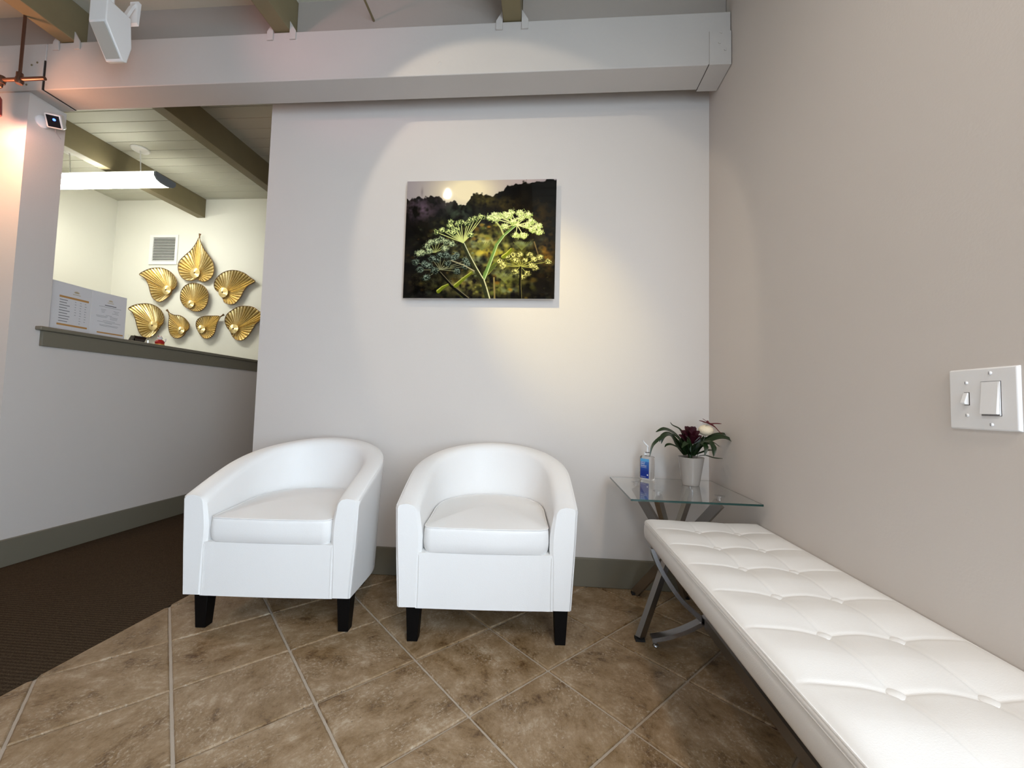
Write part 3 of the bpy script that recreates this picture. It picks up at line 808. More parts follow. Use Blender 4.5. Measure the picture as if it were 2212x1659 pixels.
L6 = [ # points (a, b), depth y per point, width
    ([(850,800),(780,620),(640,470),(470,400),(335,445)], [0,-.01,-.03,-.05,-.06], 0.021),
    ([(830,790),(720,560),(560,470),(420,490),(250,620),(195,820)], [0,-.02,-.06,-.09,-.11,-.12], 0.013),
    ([(820,800),(700,640),(590,500),(480,500),(425,620)], [0,0.0,-.02,-.04,-.05], 0.017),
    ([(840,790),(740,600),(620,480),(520,520),(480,620)], [0,.02,.03,.03,.03], 0.015),
    ([(820,790),(720,690),(590,630),(510,630),(465,665)], [0,-.02,-.04,-.05,-.06], 0.010),
    ([(870,790),(840,640),(790,590),(740,610),(690,660)], [0,-.03,-.06,-.07,-.08], 0.015),
    ([(900,800),(860,640),(820,480),(780,400),(680,350),(645,305)], [0,.01,.02,.03,.03,.03], 0.008),
    ([(960,790),(1040,640),(1200,510),(1340,465),(1480,470),(1590,530),(1630,600),(1600,610)], [0,0,.0,.01,.02,.03,.03,.03], 0.014),
    ([(960,790),(1060,620),(1220,520),(1350,500),(1460,540),(1530,620),(1490,625)], [0,-.02,-.03,-.03,-.03,-.02,-.02], 0.019),
    ([(950,790),(1050,650),(1150,560),(1250,550),(1280,600)], [0,.02,.04,.05,.05], 0.016),
    ([(960,800),(1060,740),(1160,705),(1240,710),(1310,738)], [0,-.01,-.01,0,0.01], 0.007),
    ([(940,790),(1040,640),(1180,580),(1340,600),(1480,690)], [0,.02,.05,.07,.08], 0.007),
    ([(950,780),(1000,640),(1060,560),(1105,600),(1110,760)], [0,-.04,-.07,-.09,-.10], 0.020),
    ([(950,790),(1040,660),(1150,600),(1195,660),(1165,780)], [0,-.01,-.03,-.05,-.06], 0.016),
    ([(920,790),(940,640),(985,580),(1030,640),(1000,760)], [0,-.03,-.06,-.08,-.09], 0.020),
    ([(1010,790),(1070,770),(1150,810),(1250,910)], [-.02,-.045,-.075,-.09], 0.006),
    ([(890,800),(870,700),(850,600),(830,500)], [0,-.02,-.03,-.03], 0.020),
    ([(930,800),(960,700),(1000,600),(1030,480)], [0,-.01,-.01,-.01], 0.020),
    ([(860,800),(800,700),(760,620),(700,560)], [0,-.01,-.01,-.02], 0.016),
    ([(940,800),(1000,700),(1090,600),(1150,500)], [0,.01,.02,.03], 0.018),
    ([(900,800),(880,700),(850,580),(860,470)], [0,.03,.04,.04], 0.020),
]
for pts, ys, wd in L6:
    strap_leaf([c6(p[0], min(p[1], 790), yy) for p, yy in zip(pts, ys)], wd, pot, 0.18)
# flower bract: stacked pointed bracts
bz = c6(900, 560)[2]; bxc = c6(905, 560)[0]
for ring, (n, r, z0, h, lean) in enumerate(((7, 0.010, bz-0.012, 0.040, 0.34), (8, 0.016, bz, 0.040, 0.62), (6, 0.010, bz+0.014, 0.044, 0.28), (9, 0.020, bz-0.014, 0.034, 0.9))):
    for k in range(n):
        an = 2*pi*k/n + ring*0.4
        dx, dy = math.cos(an), math.sin(an)
        p0 = Vector((bxc + dx*r*0.4, dy*r*0.4, z0)); 
        p1 = Vector((bxc + dx*(r*0.8+h*lean*0.5), dy*(r*0.8+h*lean*0.5), z0+h*0.65))
        p2 = Vector((bxc + dx*(r*0.8+h*lean), dy*(r*0.8+h*lean), z0+h))
        o = strap_leaf([p0, p1, p2], 0.017, pot, 0.3, BRACT); o.name = 'bract'
tube('flower_stem', [(bxc, 0, 0.105), (bxc, 0, bz+0.01)], [0.009, 0.011], LEAFG, pot, n=10)
# cream ball ornament on a pick with a dark red dragonfly
bx_, _, bz_ = c6(1130, 405)
orn = empty('ball_pick_ornament', (PX+bx_, PY-0.005, GT+bz_), 0, 'cream wool ball on a pick stuck in the bromeliad pot', 'ornament')
lathe('ball', [(0.0, -0.0235)] + [(0.0305*math.cos(t), 0.0235*math.sin(t)) for t in [(-pi/2+pi*k/16) for k in range(1, 16)]] + [(0.0, 0.0235)], BALL, orn, n=32)
tube('pick', [(0.0, 0, -0.02), (-0.030, 0.002, -0.10), (-0.040, 0.0, -bz_+0.108)], 0.0012, WIRE, orn, n=6)
dr = empty('dragonfly_ornament', (PX+bx_, PY-0.012, GT+bz_+0.026), 0, 'dark red dragonfly ornament perched on the cream ball', 'ornament')
def dl(a, b, yy=0.0): # close-up units relative to the dragonfly
    return ((a-1130)/3530.0, yy, (305-b)/3530.0)
tube('body', [dl(1120,262,-.01), dl(1150,285,-.01), dl(1200,310,-.008), dl(1250,345,-.008), dl(1300,400,-.006), dl(1352,443,-.004)], [0.0025, 0.0042, 0.0035, 0.0018, 0.0015, 0.001], DRAGON, dr, n=8)
lathe('head', [(0.0, -0.005), (0.004, -0.003), (0.005, 0.0), (0.004, 0.003), (0.0, 0.005)], DRAGON, dr, n=12, loc=dl(1130, 262, -.012))
def wing(p0, p1, yy0, yy1, wd):
    a = Vector(dl(*p0, yy0)); b = Vector(dl(*p1, yy1)); m1 = a.lerp(b, 0.55)+Vector((0, 0, 0.001))
    o = strap_leaf([a, m1, b], wd, dr, 0.0, DRAGON); o.name = 'wing'
wing((1150, 285), (1035, 218), -.01, -.03, 0.007); wing((1165, 290), (1308, 285), -.01, -.03, 0.006)
wing((1160, 290), (1060, 250), 0, .03, 0.007); wing((1180, 300), (1290, 300), 0, .035, 0.006)
for (a, b) in (((1110, 300), (1040, 262)), ((1100, 310), (1050, 290)), ((1150, 312), (1095, 330))):
    tube('leg', [dl(1150, 300, -.008), dl(*a, -.014), dl(*b, -.016)], 0.0006, WIRE, dr, n=5)

# ------------------------------------------------------------------ hand sanitizer bottle
bo = empty('sanitizer_bottle', (0.480, 1.890, GT+0.0008), math.radians(-50), 'clear pump bottle of hand sanitizer with a blue label on the glass table', 'bottle')
bm = bmesh.new(); bm_box(bm, -0.031, 0.031, -0.019, 0.019, 0, 0.108)
for v in bm.verts: pass
bb = bmobj('bottle_body', bm, BOTTLE, bo, smooth=True, bevel=0.009, seg=4)
lathe('collar', [(0.0, 0.108), (0.013, 0.108), (0.013, 0.122), (0.008, 0.125), (0.0, 0.125)], ACRYL, bo, n=20)
pmp = tube('pump', [(0, 0, 0.125), (0, 0, 0.150)], 0.0045, WHITEP, bo, n=12)
bar_section('nozzle', [(0.006, 0.0, 0.150), (0.0, -0.004, 0.156), (-0.010, -0.014, 0.170), (-0.012, -0.018, 0.176)], (0, 0, 1), 0.007, 0.008, WHITEP, pmp, bevel=0.001)
def blue_label():
    M = bpy.data.materials.new('blue_label'); M.use_nodes = True; nt = M.node_tree; b = nt.nodes['Principled BSDF']
    tc = nt.nodes.new('ShaderNodeTexCoord'); sp = nt.nodes.new('ShaderNodeSeparateXYZ'); nt.links.new(tc.outputs['Generated'], sp.inputs[0])
    r = nt.nodes.new('ShaderNodeValToRGB'); e = r.color_ramp.elements
    e[0].position = 0.0; e[0].color = (0.006, 0.03, 0.26, 1); e[1].position = 0.84; e[1].color = (0.035, 0.16, 0.50, 1)
    x = e.new(0.35); x.color = (0.006, 0.03, 0.26, 1)
    x = e.new(0.86); x.color = (0.10, 0.36, 0.66, 1); x = e.new(1.0); x.color = (0.10, 0.36, 0.66, 1)
    nt.links.new(sp.outputs[2], r.inputs[0]); nt.links.new(r.outputs[0], b.inputs['Base Color']); b.inputs['Roughness'].default_value = 0.35
    return M
lab = box('label', -0.0225, 0.0225, -0.0200, -0.0193, 0.010, 0.096, blue_label(), bo)
def text_mesh(name, body, size, mt, parent, loc, rot, align='LEFT', extrude=0.0002):
    cu = bpy.data.curves.new(name, 'FONT'); cu.body = body; cu.size = size; cu.align_x = align; cu.extrude = extrude
    to = bpy.data.objects.new(name, cu); C.objects.link(to)
    dg = bpy.context.evaluated_depsgraph_get(); dg.update()
    me = bpy.data.meshes.new_from_object(to.evaluated_get(dg)); bpy.data.objects.remove(to, do_unlink=True); bpy.data.curves.remove(cu)
    o = link(name, me, parent, [mt]); o.location = loc; o.rotation_euler = rot
    return o
for k, (t, sz, z) in enumerate((('Advanced', 0.0055, 0.0785), ('Hand', 0.0088, 0.0705), ('Sanitizer', 0.0088, 0.0618))):
    text_mesh('label_lettering', t, sz, WHITEP, lab, (-0.0195, -0.0203, z), (pi/2, 0, 0))
box('label_line', -0.0195, 0.010, -0.0203, -0.0201, 0.0565, 0.0575, WHITEP, lab)
box('label_line', 0.0125, 0.0185, -0.0203, -0.0201, 0.022, 0.028, WHITEP, lab)
box('label_line', -0.0195, 0.006, -0.0203, -0.0201, 0.015, 0.016, WHITEP, lab)

# ------------------------------------------------------------------ framed acrylic print
def paint_print(W=560, H=446):
    U, V = np.meshgrid((np.arange(W)+0.5)/W, (np.arange(H)+0.5)/H)
    X = 135+U*1745; Y = 110+V*1365                     # close-up grid the motif was measured on
    r = np.random.default_rng(3)
    def blur(a, k):
        for _ in range(2):
            kk = np.ones(2*k+1)/(2*k+1)
            a = np.apply_along_axis(lambda q: np.convolve(np.pad(q, k, 'edge'), kk, 'valid'), 0, a)
            a = np.apply_along_axis(lambda q: np.convolve(np.pad(q, k, 'edge'), kk, 'valid'), 1, a)
        return a
    def nz(k): 
        a = blur(r.random((H, W)), k); return (a-a.mean())/a.std()
    n2, n5, n12, n1 = nz(3), nz(7), nz(16), nz(1)
    n0 = r.random((H, W))
    def mixc(img, m, c): return img*(1-m[..., None]) + np.array(c)[None, None, :]*m[..., None]
    g = lambda x, y, sx, sy: np.exp(-((X-x)/sx)**2-((Y-y)/sy)**2)
    img = np.zeros((H, W, 3)) + np.array([10, 8, 8])/255
    img = mixc(img, np.clip(0.5+0.5*n12, 0, 1)*0.35, [0.16, 0.13, 0.08])
    for x, y, sx, sy, c, s in ((300,440,190,120,(88,70,82),.9),(560,380,150,90,(52,40,46),.7),(760,470,150,110,(62,78,58),.7),(1040,330,150,80,(96,86,34),.75),
                           (1300,390,140,70,(84,70,26),.6),(600,610,150,60,(86,88,34),.5),(1120,720,180,80,(120,112,40),.6),(900,560,150,80,(60,60,48),.5),(1700,560,120,200,(90,66,20),.4),(1780,980,90,150,(150,104,30),.6),
                           (1050,900,330,150,(150,140,62),.75),(1300,1000,260,160,(150,150,50),.7),(900,1330,300,120,(150,140,66),.65),(1300,1330,200,110,(130,134,50),.7),
                           (1050,820,130,40,(190,196,140),.7),(1500,850,150,40,(140,160,130),.6),(1040,1030,110,50,(130,150,130),.7),(1300,1200,150,45,(150,160,120),.7),(1080,960,120,40,(216,190,60),.7),
                           (850,1260,90,60,(200,190,120),.4),(500,1300,200,120,(66,64,36),.5)):
        img = mixc(img, g(x, y, sx, sy)*s*np.clip(0.75+0.35*n5+0.2*n2, 0, 1.2), [q/255 for q in c])
    for q in range(420):
        x = r.uniform(150, 1860); y = r.uniform(620, 1470); a = r.uniform(10, 42); c = [(150,150,60),(196,182,90),(104,110,44),(170,120,36),(120,136,110),(60,64,24)][r.integers(6)]
        wgt = np.exp(-((x-1080)/430)**2)*0.75 + 0.12
        img = mixc(img, np.clip(np.exp(-(((X-x)/a)**2+((Y-y)/(a*0.7))**2)**1.6), 0, 1)*wgt*r.uniform(0.3, 0.9), [q_/255 for q_ in c])
    for q in range(260):
        x = r.uniform(150, 1860); y = r.uniform(650, 1470); a = r.uniform(8, 34)
        img = mixc(img, np.clip(np.exp(-(((X-x)/a)**2+((Y-y)/a)**2)**1.4), 0, 1)*r.uniform(0.2, 0.7), [0.03, 0.03, 0.02])
    # sky and skyline
    sx_ = [100,160,300,330,420,520,600,700,750,830,880,930,1050,1150,1200,1340,1500,1700,1890]
    sy_ = [345,340,305,310,300,285,370,345,390,402,330,262,285,300,250,180,152,135,98]
    line = np.interp(X, sx_, sy_) + 9*n5 + 8*n2
    sky = np.clip((line-Y)/14+0.5, 0, 1)
    skyc = np.zeros((H, W, 3)) + np.array([146, 136, 138])/255
    skyc = mixc(skyc, np.clip(g(860, 230, 420, 260)*1.15, 0, 1), [0.96, 0.89, 0.72])
    skyc = mixc(skyc, np.clip(g(1500, 110, 300, 120), 0, 1)*0.6, [0.80, 0.70, 0.66])
    img = img*(1-sky[..., None]) + skyc*sky[..., None]
    img = mixc(img, g(315, 240, 14, 50)*0.5, [0.40, 0.36, 0.37])
    def seg(img, pts, w0, w1, c, edge=None, soft=5):
        n = len(pts)-1
        for k in range(n):
            (xa, ya), (xb, yb) = pts[k], pts[k+1]
            dx, dy = xb-xa, yb-ya; t = np.clip(((X-xa)*dx+(Y-ya)*dy)/(dx*dx+dy*dy), 0, 1)
            px, py = X-(xa+t*dx), Y-(ya+t*dy); d = np.hypot(px, py)
            wd = w0+(w1-w0)*(k+t)/n
            m = np.clip((wd/2-d)/soft+0.5, 0, 1)
            img = mixc(img, m, c)
            if edge is not None:
                sd = (px*dy-py*dx)/math.hypot(dx, dy)
                m2 = m*np.clip((sd/(wd/2)-0.35)*2.2, 0, 1); img = mixc(img, m2, edge)
        return img
    # blurred umbels behind
    for cx, cy, w_ in ((1040,830,230),(1310,1190,220),(1500,830,190)):
        for k in range(9):
            img = seg(img, [(cx, cy+90), (cx-w_/2+w_*k/8, cy)], 7, 7, [0.42, 0.44, 0.22], None, 10)
    img = seg(img, [(1640,830),(1690,980)], 14, 10, [0.45,0.38,0.24], None, 8)
    img = seg(img, [(1190,1240),(1205,1475)], 22, 18, [0.50,0.44,0.26], None, 8)
    def umbel(img, c, heads, rad, col, dark, raycol, rw=7):
        for h in heads: img = seg(img, [c, h], rw, rw*0.8, raycol, None, 4)
        for (hx, hy) in heads:
            d = np.hypot((X-hx)/rad, (Y-hy)/(rad*0.82)) + 0.17*n1 + 0.08*n2
            m = np.clip((1-d)*3.2, 0, 1)
            shade = np.clip(0.35+0.45*d+0.5*n1 - 0.5*np.clip((Y-hy)/rad, -0.6, 0.8), 0, 1)
            cc = np.array(dark)[None, None]*(1-shade[..., None]) + np.array(col)[None, None]*shade[..., None]
            img = img*(1-m[..., None]) + cc*m[..., None]
        return img
    img = umbel(img, (500,945), [(400,870),(440,830),(500,820),(560,800),(620,830),(690,850),(340,950),(430,930),(300,960),(610,900)], 52, [0.80,0.84,0.62], [0.22,0.26,0.18], [0.66,0.68,0.40])
    img = umbel(img, (560,1145), [(270,1060),(380,1080),(330,1150),(430,1100),(520,1030),(560,980),(630,985),(650,1075),(740,980),(720,1010),(760,1165),(860,1040),(850,1110),(880,1070),(400,1240),(500,1160),(460,1020)], 54, [0.50,0.56,0.48], [0.07,0.09,0.07], [0.55,0.55,0.40])
    img = umbel(img, (1490,1110), [(1250,1050),(1290,1090),(1350,1010),(1400,985),(1480,975),(1440,1040),(1590,980),(1640,1030),(1710,1010),(1800,1055),(1620,1100),(1660,1130),(1570,1190),(1510,1230),(1430,1170),(1290,1110),(1540,1040)], 46, [0.90,0.88,0.55], [0.20,0.20,0.08], [0.62,0.62,0.30])
    img = seg(img, [(560,1180),(700,1330),(890,1475)], 26, 40, [0.05,0.05,0.03], [0.55,0.50,0.38])
    img = seg(img, [(1492,1120),(1490,1300),(1502,1475)], 24, 28, [0.05,0.05,0.03], [0.45,0.42,0.25])
    for lf in ([(750,1330),(840,1250),(930,1180)], [(550,1395),(600,1350),(660,1320)], [(1290,1000),(1340,960),(1380,910)], [(1190,1090),(1120,1180),(1060,1240)]):
        img = seg(img, lf, 46, 24, [0.42,0.46,0.10], [0.85,0.84,0.40], 8)
    img = seg(img, [(1090,1190),(1180,1110),(1215,1070)], 60, 20, [0.30,0.34,0.14], None, 8)
    img = seg(img, [(1420,640),(1290,750),(1210,860),(1150,1030),(1100,1170),(1060,1275)], 26, 44, [0.40,0.52,0.26], [0.80,0.88,0.62])
    img = seg(img, [(820,850),(890,990),(970,1130),(1060,1275),(1090,1360),(1125,1475)], 40, 58, [0.17,0.18,0.10], [0.93,0.92,0.72])
    img = seg(img, [(690,1040),(830,1090),(960,1160)], 12, 12, [0.70,0.66,0.50])
    img = seg(img, [(1200,600),(1250,660),(1285,740)], 18, 18, [0.72,0.74,0.46])
    img = umbel(img, (820,835), [(500,710),(570,690),(640,700),(700,690),(740,680),(670,590),(750,615),(790,600),(860,610),(900,575),(950,560),(1010,535),(1040,545),(910,745),(700,720),(660,640)], 44, [0.92,0.95,0.60], [0.10,0.16,0.05], [0.86,0.88,0.52], 10)
    img = umbel(img, (1440,635), [(1130,545),(1180,520),(1240,530),(1300,510),(1370,490),(1340,530),(1470,495),(1480,555),(1560,520),(1600,600),(1680,650),(1700,720),(1430,755),(1515,755),(1300,650),(1190,565),(1550,640),(1400,600),(1620,690)], 54, [0.97,0.98,0.72], [0.60,0.68,0.36], [0.93,0.95,0.66], 9)
    spk = (r.random((H, W)) > 0.985)*g(800, 1150, 900, 280); img = mixc(img, np.clip(spk*0.35, 0, 1), [0.8, 0.78, 0.55])
    return np.clip(img, 0, 1), W, H
img, PW, PH = paint_print()
pic = empty('wall_print', (-0.335, 1.964, 1.680), 0, 'glossy photo print of backlit wildflower umbels mounted on the back wall', 'picture')
x0, x1, z0, z1 = -0.379, 0.381, -0.3025, 0.3025
me = bpy.data.meshes.new('print')
gx_, gz_ = np.meshgrid(np.linspace(x0, x1, PW+1), np.linspace(z1, z0, PH+1))
vv = np.stack([gx_.ravel(), np.zeros(gx_.size), gz_.ravel()], 1)
ii = np.arange(PW*PH); rr, cc_ = ii//PW, ii % PW
q0 = rr*(PW+1)+cc_
faces = np.stack([q0, q0+PW+1, q0+PW+2, q0+1], 1)
me.from_pydata(vv.tolist(), [], faces.tolist()); me.update()
ca = me.color_attributes.new('print_ink', 'FLOAT_COLOR', 'CORNER')
lin = np.where(img <= 0.04045, img/12.92, ((img+0.055)/1.055)**2.4).reshape(-1, 3)
buf = np.ones((PW*PH, 4, 4)); buf[:, :, :3] = lin[:, None, :]
ca.data.foreach_set('color', buf.ravel().astype(np.float32))
PM = mat('glossy_print', (0.5, 0.5, 0.5), 0.05, spec=0.28, coat=0.0)
PM.node_tree.nodes['Principled BSDF'].inputs['Coat Roughness'].default_value = 0.02
at = PM.node_tree.nodes.new('ShaderNodeAttribute'); at.attribute_name = 'print_ink'
PM.node_tree.links.new(at.outputs['Color'], PM.node_tree.nodes['Principled BSDF'].inputs['Base Color'])
pr = link('print', me, pic, [PM]); pr.location = (0, -0.0006, 0)
box('mount_panel', x0, x1, 0.0, 0.006, z0, z1, WHITEM, pic)
box('hanging_frame', x0+0.03, x1-0.03, 0.006, 0.036, z0+0.03, z1-0.03, WHITEM, pic)

# ------------------------------------------------------------------ light switch plate on the right wall
sw = empty('light_switch', (XR, 0.790, 0.887), 0, 'white two-gang switch plate with toggle and rocker on the right wall', 'light switch')
# local: -x is out of the wall, y along the wall
bm = bmesh.new(); bm_box(bm, -0.0058, 0.0, -0.0585, 0.0585, -0.0565, 0.0565)
for v in bm.verts:
    if v.co.x < -0.003: v.co.y *= 0.955; v.co.z *= 0.955
bmobj('plate', bm, WHITEP, sw, smooth=True, bevel=0.0015, seg=3)
def recess(y0, y1, z0, z1): box('switch_gap', -0.0060, -0.0052, y0, y1, z0, z1, GAP, sw)
recess(-0.0320-0.0005, -0.0005+0.0005, -0.0305, 0.0310)
box('rocker_frame', -0.0072, -0.0050, -0.0316, -0.0008, -0.0298, 0.0303, WHITEP, sw, bevel=0.0006)
prism('rocker', [(-0.0073, 0.0288), (-0.0125, -0.0270), (-0.006, -0.0285), (-0.005, 0.0288)], 1, -0.0300, -0.0025, WHITEP, sw, bevel=0.0006)
box('rocker_gap', -0.0085, -0.0068, -0.0300, -0.0025, -0.0292, -0.0272, GAP, sw)
recess(0.0195, 0.0290, -0.0115, 0.0125)
prism('toggle', [(-0.0060, 0.0118), (-0.0085, 0.0112), (-0.0145, -0.0065), (-0.0135, -0.0095), (-0.006, -0.0108)], 1, 0.0203, 0.0282, WHITEP, sw, bevel=0.0007)
for (yv, zv) in ((0.0243, 0.030), (0.0243, -0.030), (-0.0163, 0.0455), (-0.0163, -0.0455)):
    o = lathe('screw', [(0.0, 0.0085), (0.0022, 0.0080), (0.0032, 0.0060), (0.0032, 0.0), (0.0, 0.0)], WHITEP, sw, n=14); o.rotation_euler = (0, -pi/2, 0); o.location = (0, yv, zv)
    s_ = box('screw_slot', -0.0088, -0.0083, yv-0.0004, yv+0.0004, zv-0.0024, zv+0.0024, INK, sw)

# ------------------------------------------------------------------ reception: gold leaf wall sculptures
def g3(a, b):
    """gold-leaf survey grid -> wall position (x, z) on the reception back wall"""
    u, v = 240+a/5.924, 480+b/5.924
    d = R_*((u-1106)/FPX) + D_*((v-829.5)/FPX) + F_
    t = (YF-0.028)/d.y; return d.x*t, CAM_H + d.z*t
def cat_closed(P, n):
    out = []; m_ = len(P)
    for k in range(m_):
        for q in range(n):
            t = q/n; a0, a1, a2, a3 = P[(k-1) % m_], P[k], P[(k+1) % m_], P[(k+2) % m_]
            out.append(tuple(0.5*((2*a1[i])+(-a0[i]+a2[i])*t+(2*a0[i]-5*a1[i]+4*a2[i]-a3[i])*t*t+(-a0[i]+3*a1[i]-3*a2[i]+a3[i])*t**3) for i in (0, 1)))
    return out
def gold_leaf(label, cpx, rpx, outline, stem=None, tip=0):
    cx, cz = g3(*cpx); P = [g3(*p) for p in outline]
    root = empty('gold_leaf_sculpture', (cx, YF-0.004, cz), 0, label, 'wall sculpture', 'gold lotus leaf sculptures on the reception wall'); root.scale = (1, 0.7, 1)
    pts = cat_closed(P, 8)
    # keep the sharp tip sharp
    rc = rpx/5.924*0.0044
    # resample by arc length into pleats
    L = [0]
    for i in range(len(pts)): L.append(L[-1]+math.dist(pts[i], pts[(i+1) % len(pts)]))
    size = math.sqrt(abs(sum(pts[i][0]*pts[(i+1) % len(pts)][1]-pts[(i+1) % len(pts)][0]*pts[i][1] for i in range(len(pts))))/2)
    NP = 34; n = NP*4
    res = []; j = 0
    for k in range(n):
        s = L[-1]*k/n
        while L[j+1] < s: j += 1
        t = (s-L[j])/max(1e-9, L[j+1]-L[j]); a, b = pts[j], pts[(j+1) % len(pts)]
        res.append((a[0]+(b[0]-a[0])*t-cx, a[1]+(b[1]-a[1])*t-cz))
    bm = bmesh.new(); rings = []
    T = [0.0, 0.08, 0.16, 0.26, 0.38, 0.52, 0.66, 0.80, 0.92, 1.0]
    for t in T:
        ring = []
        for k, (x, z) in enumerate(res):
            l = math.hypot(x, z)
            rr_ = rc*0.55*(1-t)
            ux, uz = x/max(l, 1e-6), z/max(l, 1e-6)
            px = ux*rr_ + x*t; pz = uz*rr_ + z*t
            bowl = 0.018 + 0.032*(t**1.3)*min(1.0, l/(size*0.42)) - 0.010*math.sin(pi*t)
            tri = abs(((k/4.0) % 1.0)*2-1)*2-1
            amp = 0.0090*(0.30+0.70*min(1, t*1.6))*min(1, l/0.05)*(0.8+0.4*random.Random(k//4*7+3).random())*(1 if t < 0.97 else 0.6)
            ring.append(bm.verts.new((px, -(bowl + tri*amp), pz)))
        rings.append(ring)
    for r0, r1 in zip(rings, rings[1:]):
        for k in range(n): bm.faces.new((r0[k], r0[(k+1) % n], r1[(k+1) % n], r1[k]))
    back = [bm.verts.new((v.co.x*0.985, v.co.y+0.006, v.co.z*0.985)) for v in rings[-1]]
    for k in range(n): bm.faces.new((rings[-1][k], rings[-1][(k+1) % n], back[(k+1) % n], back[k]))
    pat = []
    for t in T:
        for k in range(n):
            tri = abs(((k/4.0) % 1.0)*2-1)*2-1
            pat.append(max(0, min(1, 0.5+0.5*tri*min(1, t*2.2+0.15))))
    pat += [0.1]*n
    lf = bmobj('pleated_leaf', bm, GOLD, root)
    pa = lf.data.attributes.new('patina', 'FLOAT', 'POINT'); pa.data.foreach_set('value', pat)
    rimpts = [(v[0], -(0.018+0.032*min(1.0, math.hypot(*v)/(size*0.42)) + 0.003), v[1]) for v in res]
    tube('rim', rimpts+[rimpts[0]], 0.0034, GOLD_D, root, n=6)
    # curled rosette: shallow pleated cone with a small dark eye
    bm = bmesh.new(); m_ = 48; rings = []
    for t in (0.10, 0.45, 1.0):
        ring = []
        for k in range(m_):
            an = 2*pi*k/m_; rad = rc*t*(1+0.03*math.sin(3*an))
            am = 0.0022*t*(1 if k % 2 else -1)
            ring.append(bm.verts.new((rad*math.cos(an), -(0.056-0.012*t*t+am), rad*math.sin(an))))
        rings.append(ring)
    rings.append([bm.verts.new((v.co.x*0.8, -0.012, v.co.z*0.8)) for v in rings[-1]])
    for r0, r1 in zip(rings, rings[1:]):
        for k in range(m_): bm.faces.new((r0[k], r0[(k+1) % m_], r1[(k+1) % m_], r1[k]))
    ro = bmobj('rosette', bm, GOLD, root)
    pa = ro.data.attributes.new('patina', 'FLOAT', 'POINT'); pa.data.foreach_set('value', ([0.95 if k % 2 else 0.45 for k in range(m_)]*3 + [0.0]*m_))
    o = lathe('eye', [(0.0, 0.0), (rc*0.17, 0.0), (rc*0.15, 0.004), (0.0, 0.004)], GOLD_D, root, n=12); o.rotation_euler = (pi/2, 0, 0); o.location = (0, -0.0565, 0)
    if stem:
        sp = [g3(*p) for p in stem]
        tube('stem', [(p[0]-cx, -0.045, p[1]-cz) for p in sp], [0.012, 0.007, 0.006][:len(sp)], GOLD_D, root, n=8)
    tube('standoff', [(0, 0.0035, 0), (0, -0.03, 0)], 0.006, GOLD_D, root, n=8)
gold_leaf('tallest gold pleated leaf sculpture, pointing straight up with a stem at the top', (1082,652), 68,
    [(1140,205),(1165,270),(1200,345),(1260,430),(1310,510),(1328,590),(1320,670),(1280,730),(1215,765),(1150,755),(1095,727),(1040,748),(970,745),(910,700),(875,620),(875,540),(900,490),(960,430),(1030,370),(1085,300),(1120,240)],
    [(1145,152),(1140,180),(1140,210)])
gold_leaf('gold pleated leaf sculpture below the air vent with its point to the upper left', (718,870), 62,
    [(378,672),(430,635),(520,600),(640,590),(730,615),(800,665),(848,735),(855,800),(830,840),(785,872),(760,925),(710,980),(650,1022),(590,1010),(540,960),(515,890),(495,810),(460,740),(415,700)])
gold_leaf('gold pleated leaf sculpture right of the tallest one, its point to the right', (1440,900), 68,
    [(1852,762),(1800,720),(1720,660),(1620,625),(1520,625),(1430,660),(1360,725),(1330,800),(1340,860),(1385,905),(1435,985),(1460,1030),(1530,1055),(1600,1040),(1670,960),(1710,880),(1770,810)])
gold_leaf('round gold pleated leaf sculpture without a point in the centre of the group', (1020,1050), 52,
    [(1080,785),(1160,800),(1225,850),(1258,930),(1250,1020),(1210,1100),(1140,1142),(1060,1140),(1010,1115),(950,1080),(915,1030),(900,960),(915,880),(960,820),(1020,790)])
gold_leaf('lower left large gold pleated leaf sculpture nearest the printed boards', (543,1325), 65,
    [(238,1110),(300,1070),(400,1048),(500,1048),(590,1080),(660,1140),(692,1220),(680,1290),(640,1330),(600,1385),(560,1440),(500,1480),(430,1470),(380,1420),(350,1340),(325,1240),(290,1160)])
gold_leaf('small gold pleated leaf sculpture with its stem to the upper left', (900,1385), 50,
    [(752,1165),(820,1190),(900,1200),(970,1245),(1013,1310),(1005,1370),(960,1402),(940,1440),(880,1485),(820,1480),(770,1430),(750,1350),(752,1270),(758,1210)],
    [(722,1125),(738,1145),(754,1168)])
gold_leaf('small gold pleated leaf sculpture with its stem to the upper right', (1160,1370), 55,
    [(1405,1210),(1300,1202),(1200,1208),(1130,1240),(1098,1300),(1100,1360),(1125,1410),(1160,1455),(1210,1490),(1270,1485),(1330,1430),(1355,1350),(1375,1280)],
    [(1450,1185),(1428,1198),(1402,1214)])
gold_leaf('rightmost gold pleated leaf sculpture, partly hidden by the wall edge', (1575,1365), 62,
    [(2060,1200),(1990,1172),(1915,1150),(1840,1095),(1750,1078),(1650,1085),(1560,1130),(1490,1190),(1468,1270),(1485,1340),(1520,1390),(1550,1450),(1600,1500),(1680,1515),(1750,1470),(1810,1390),(1860,1310),(1910,1265),(1980,1225)])

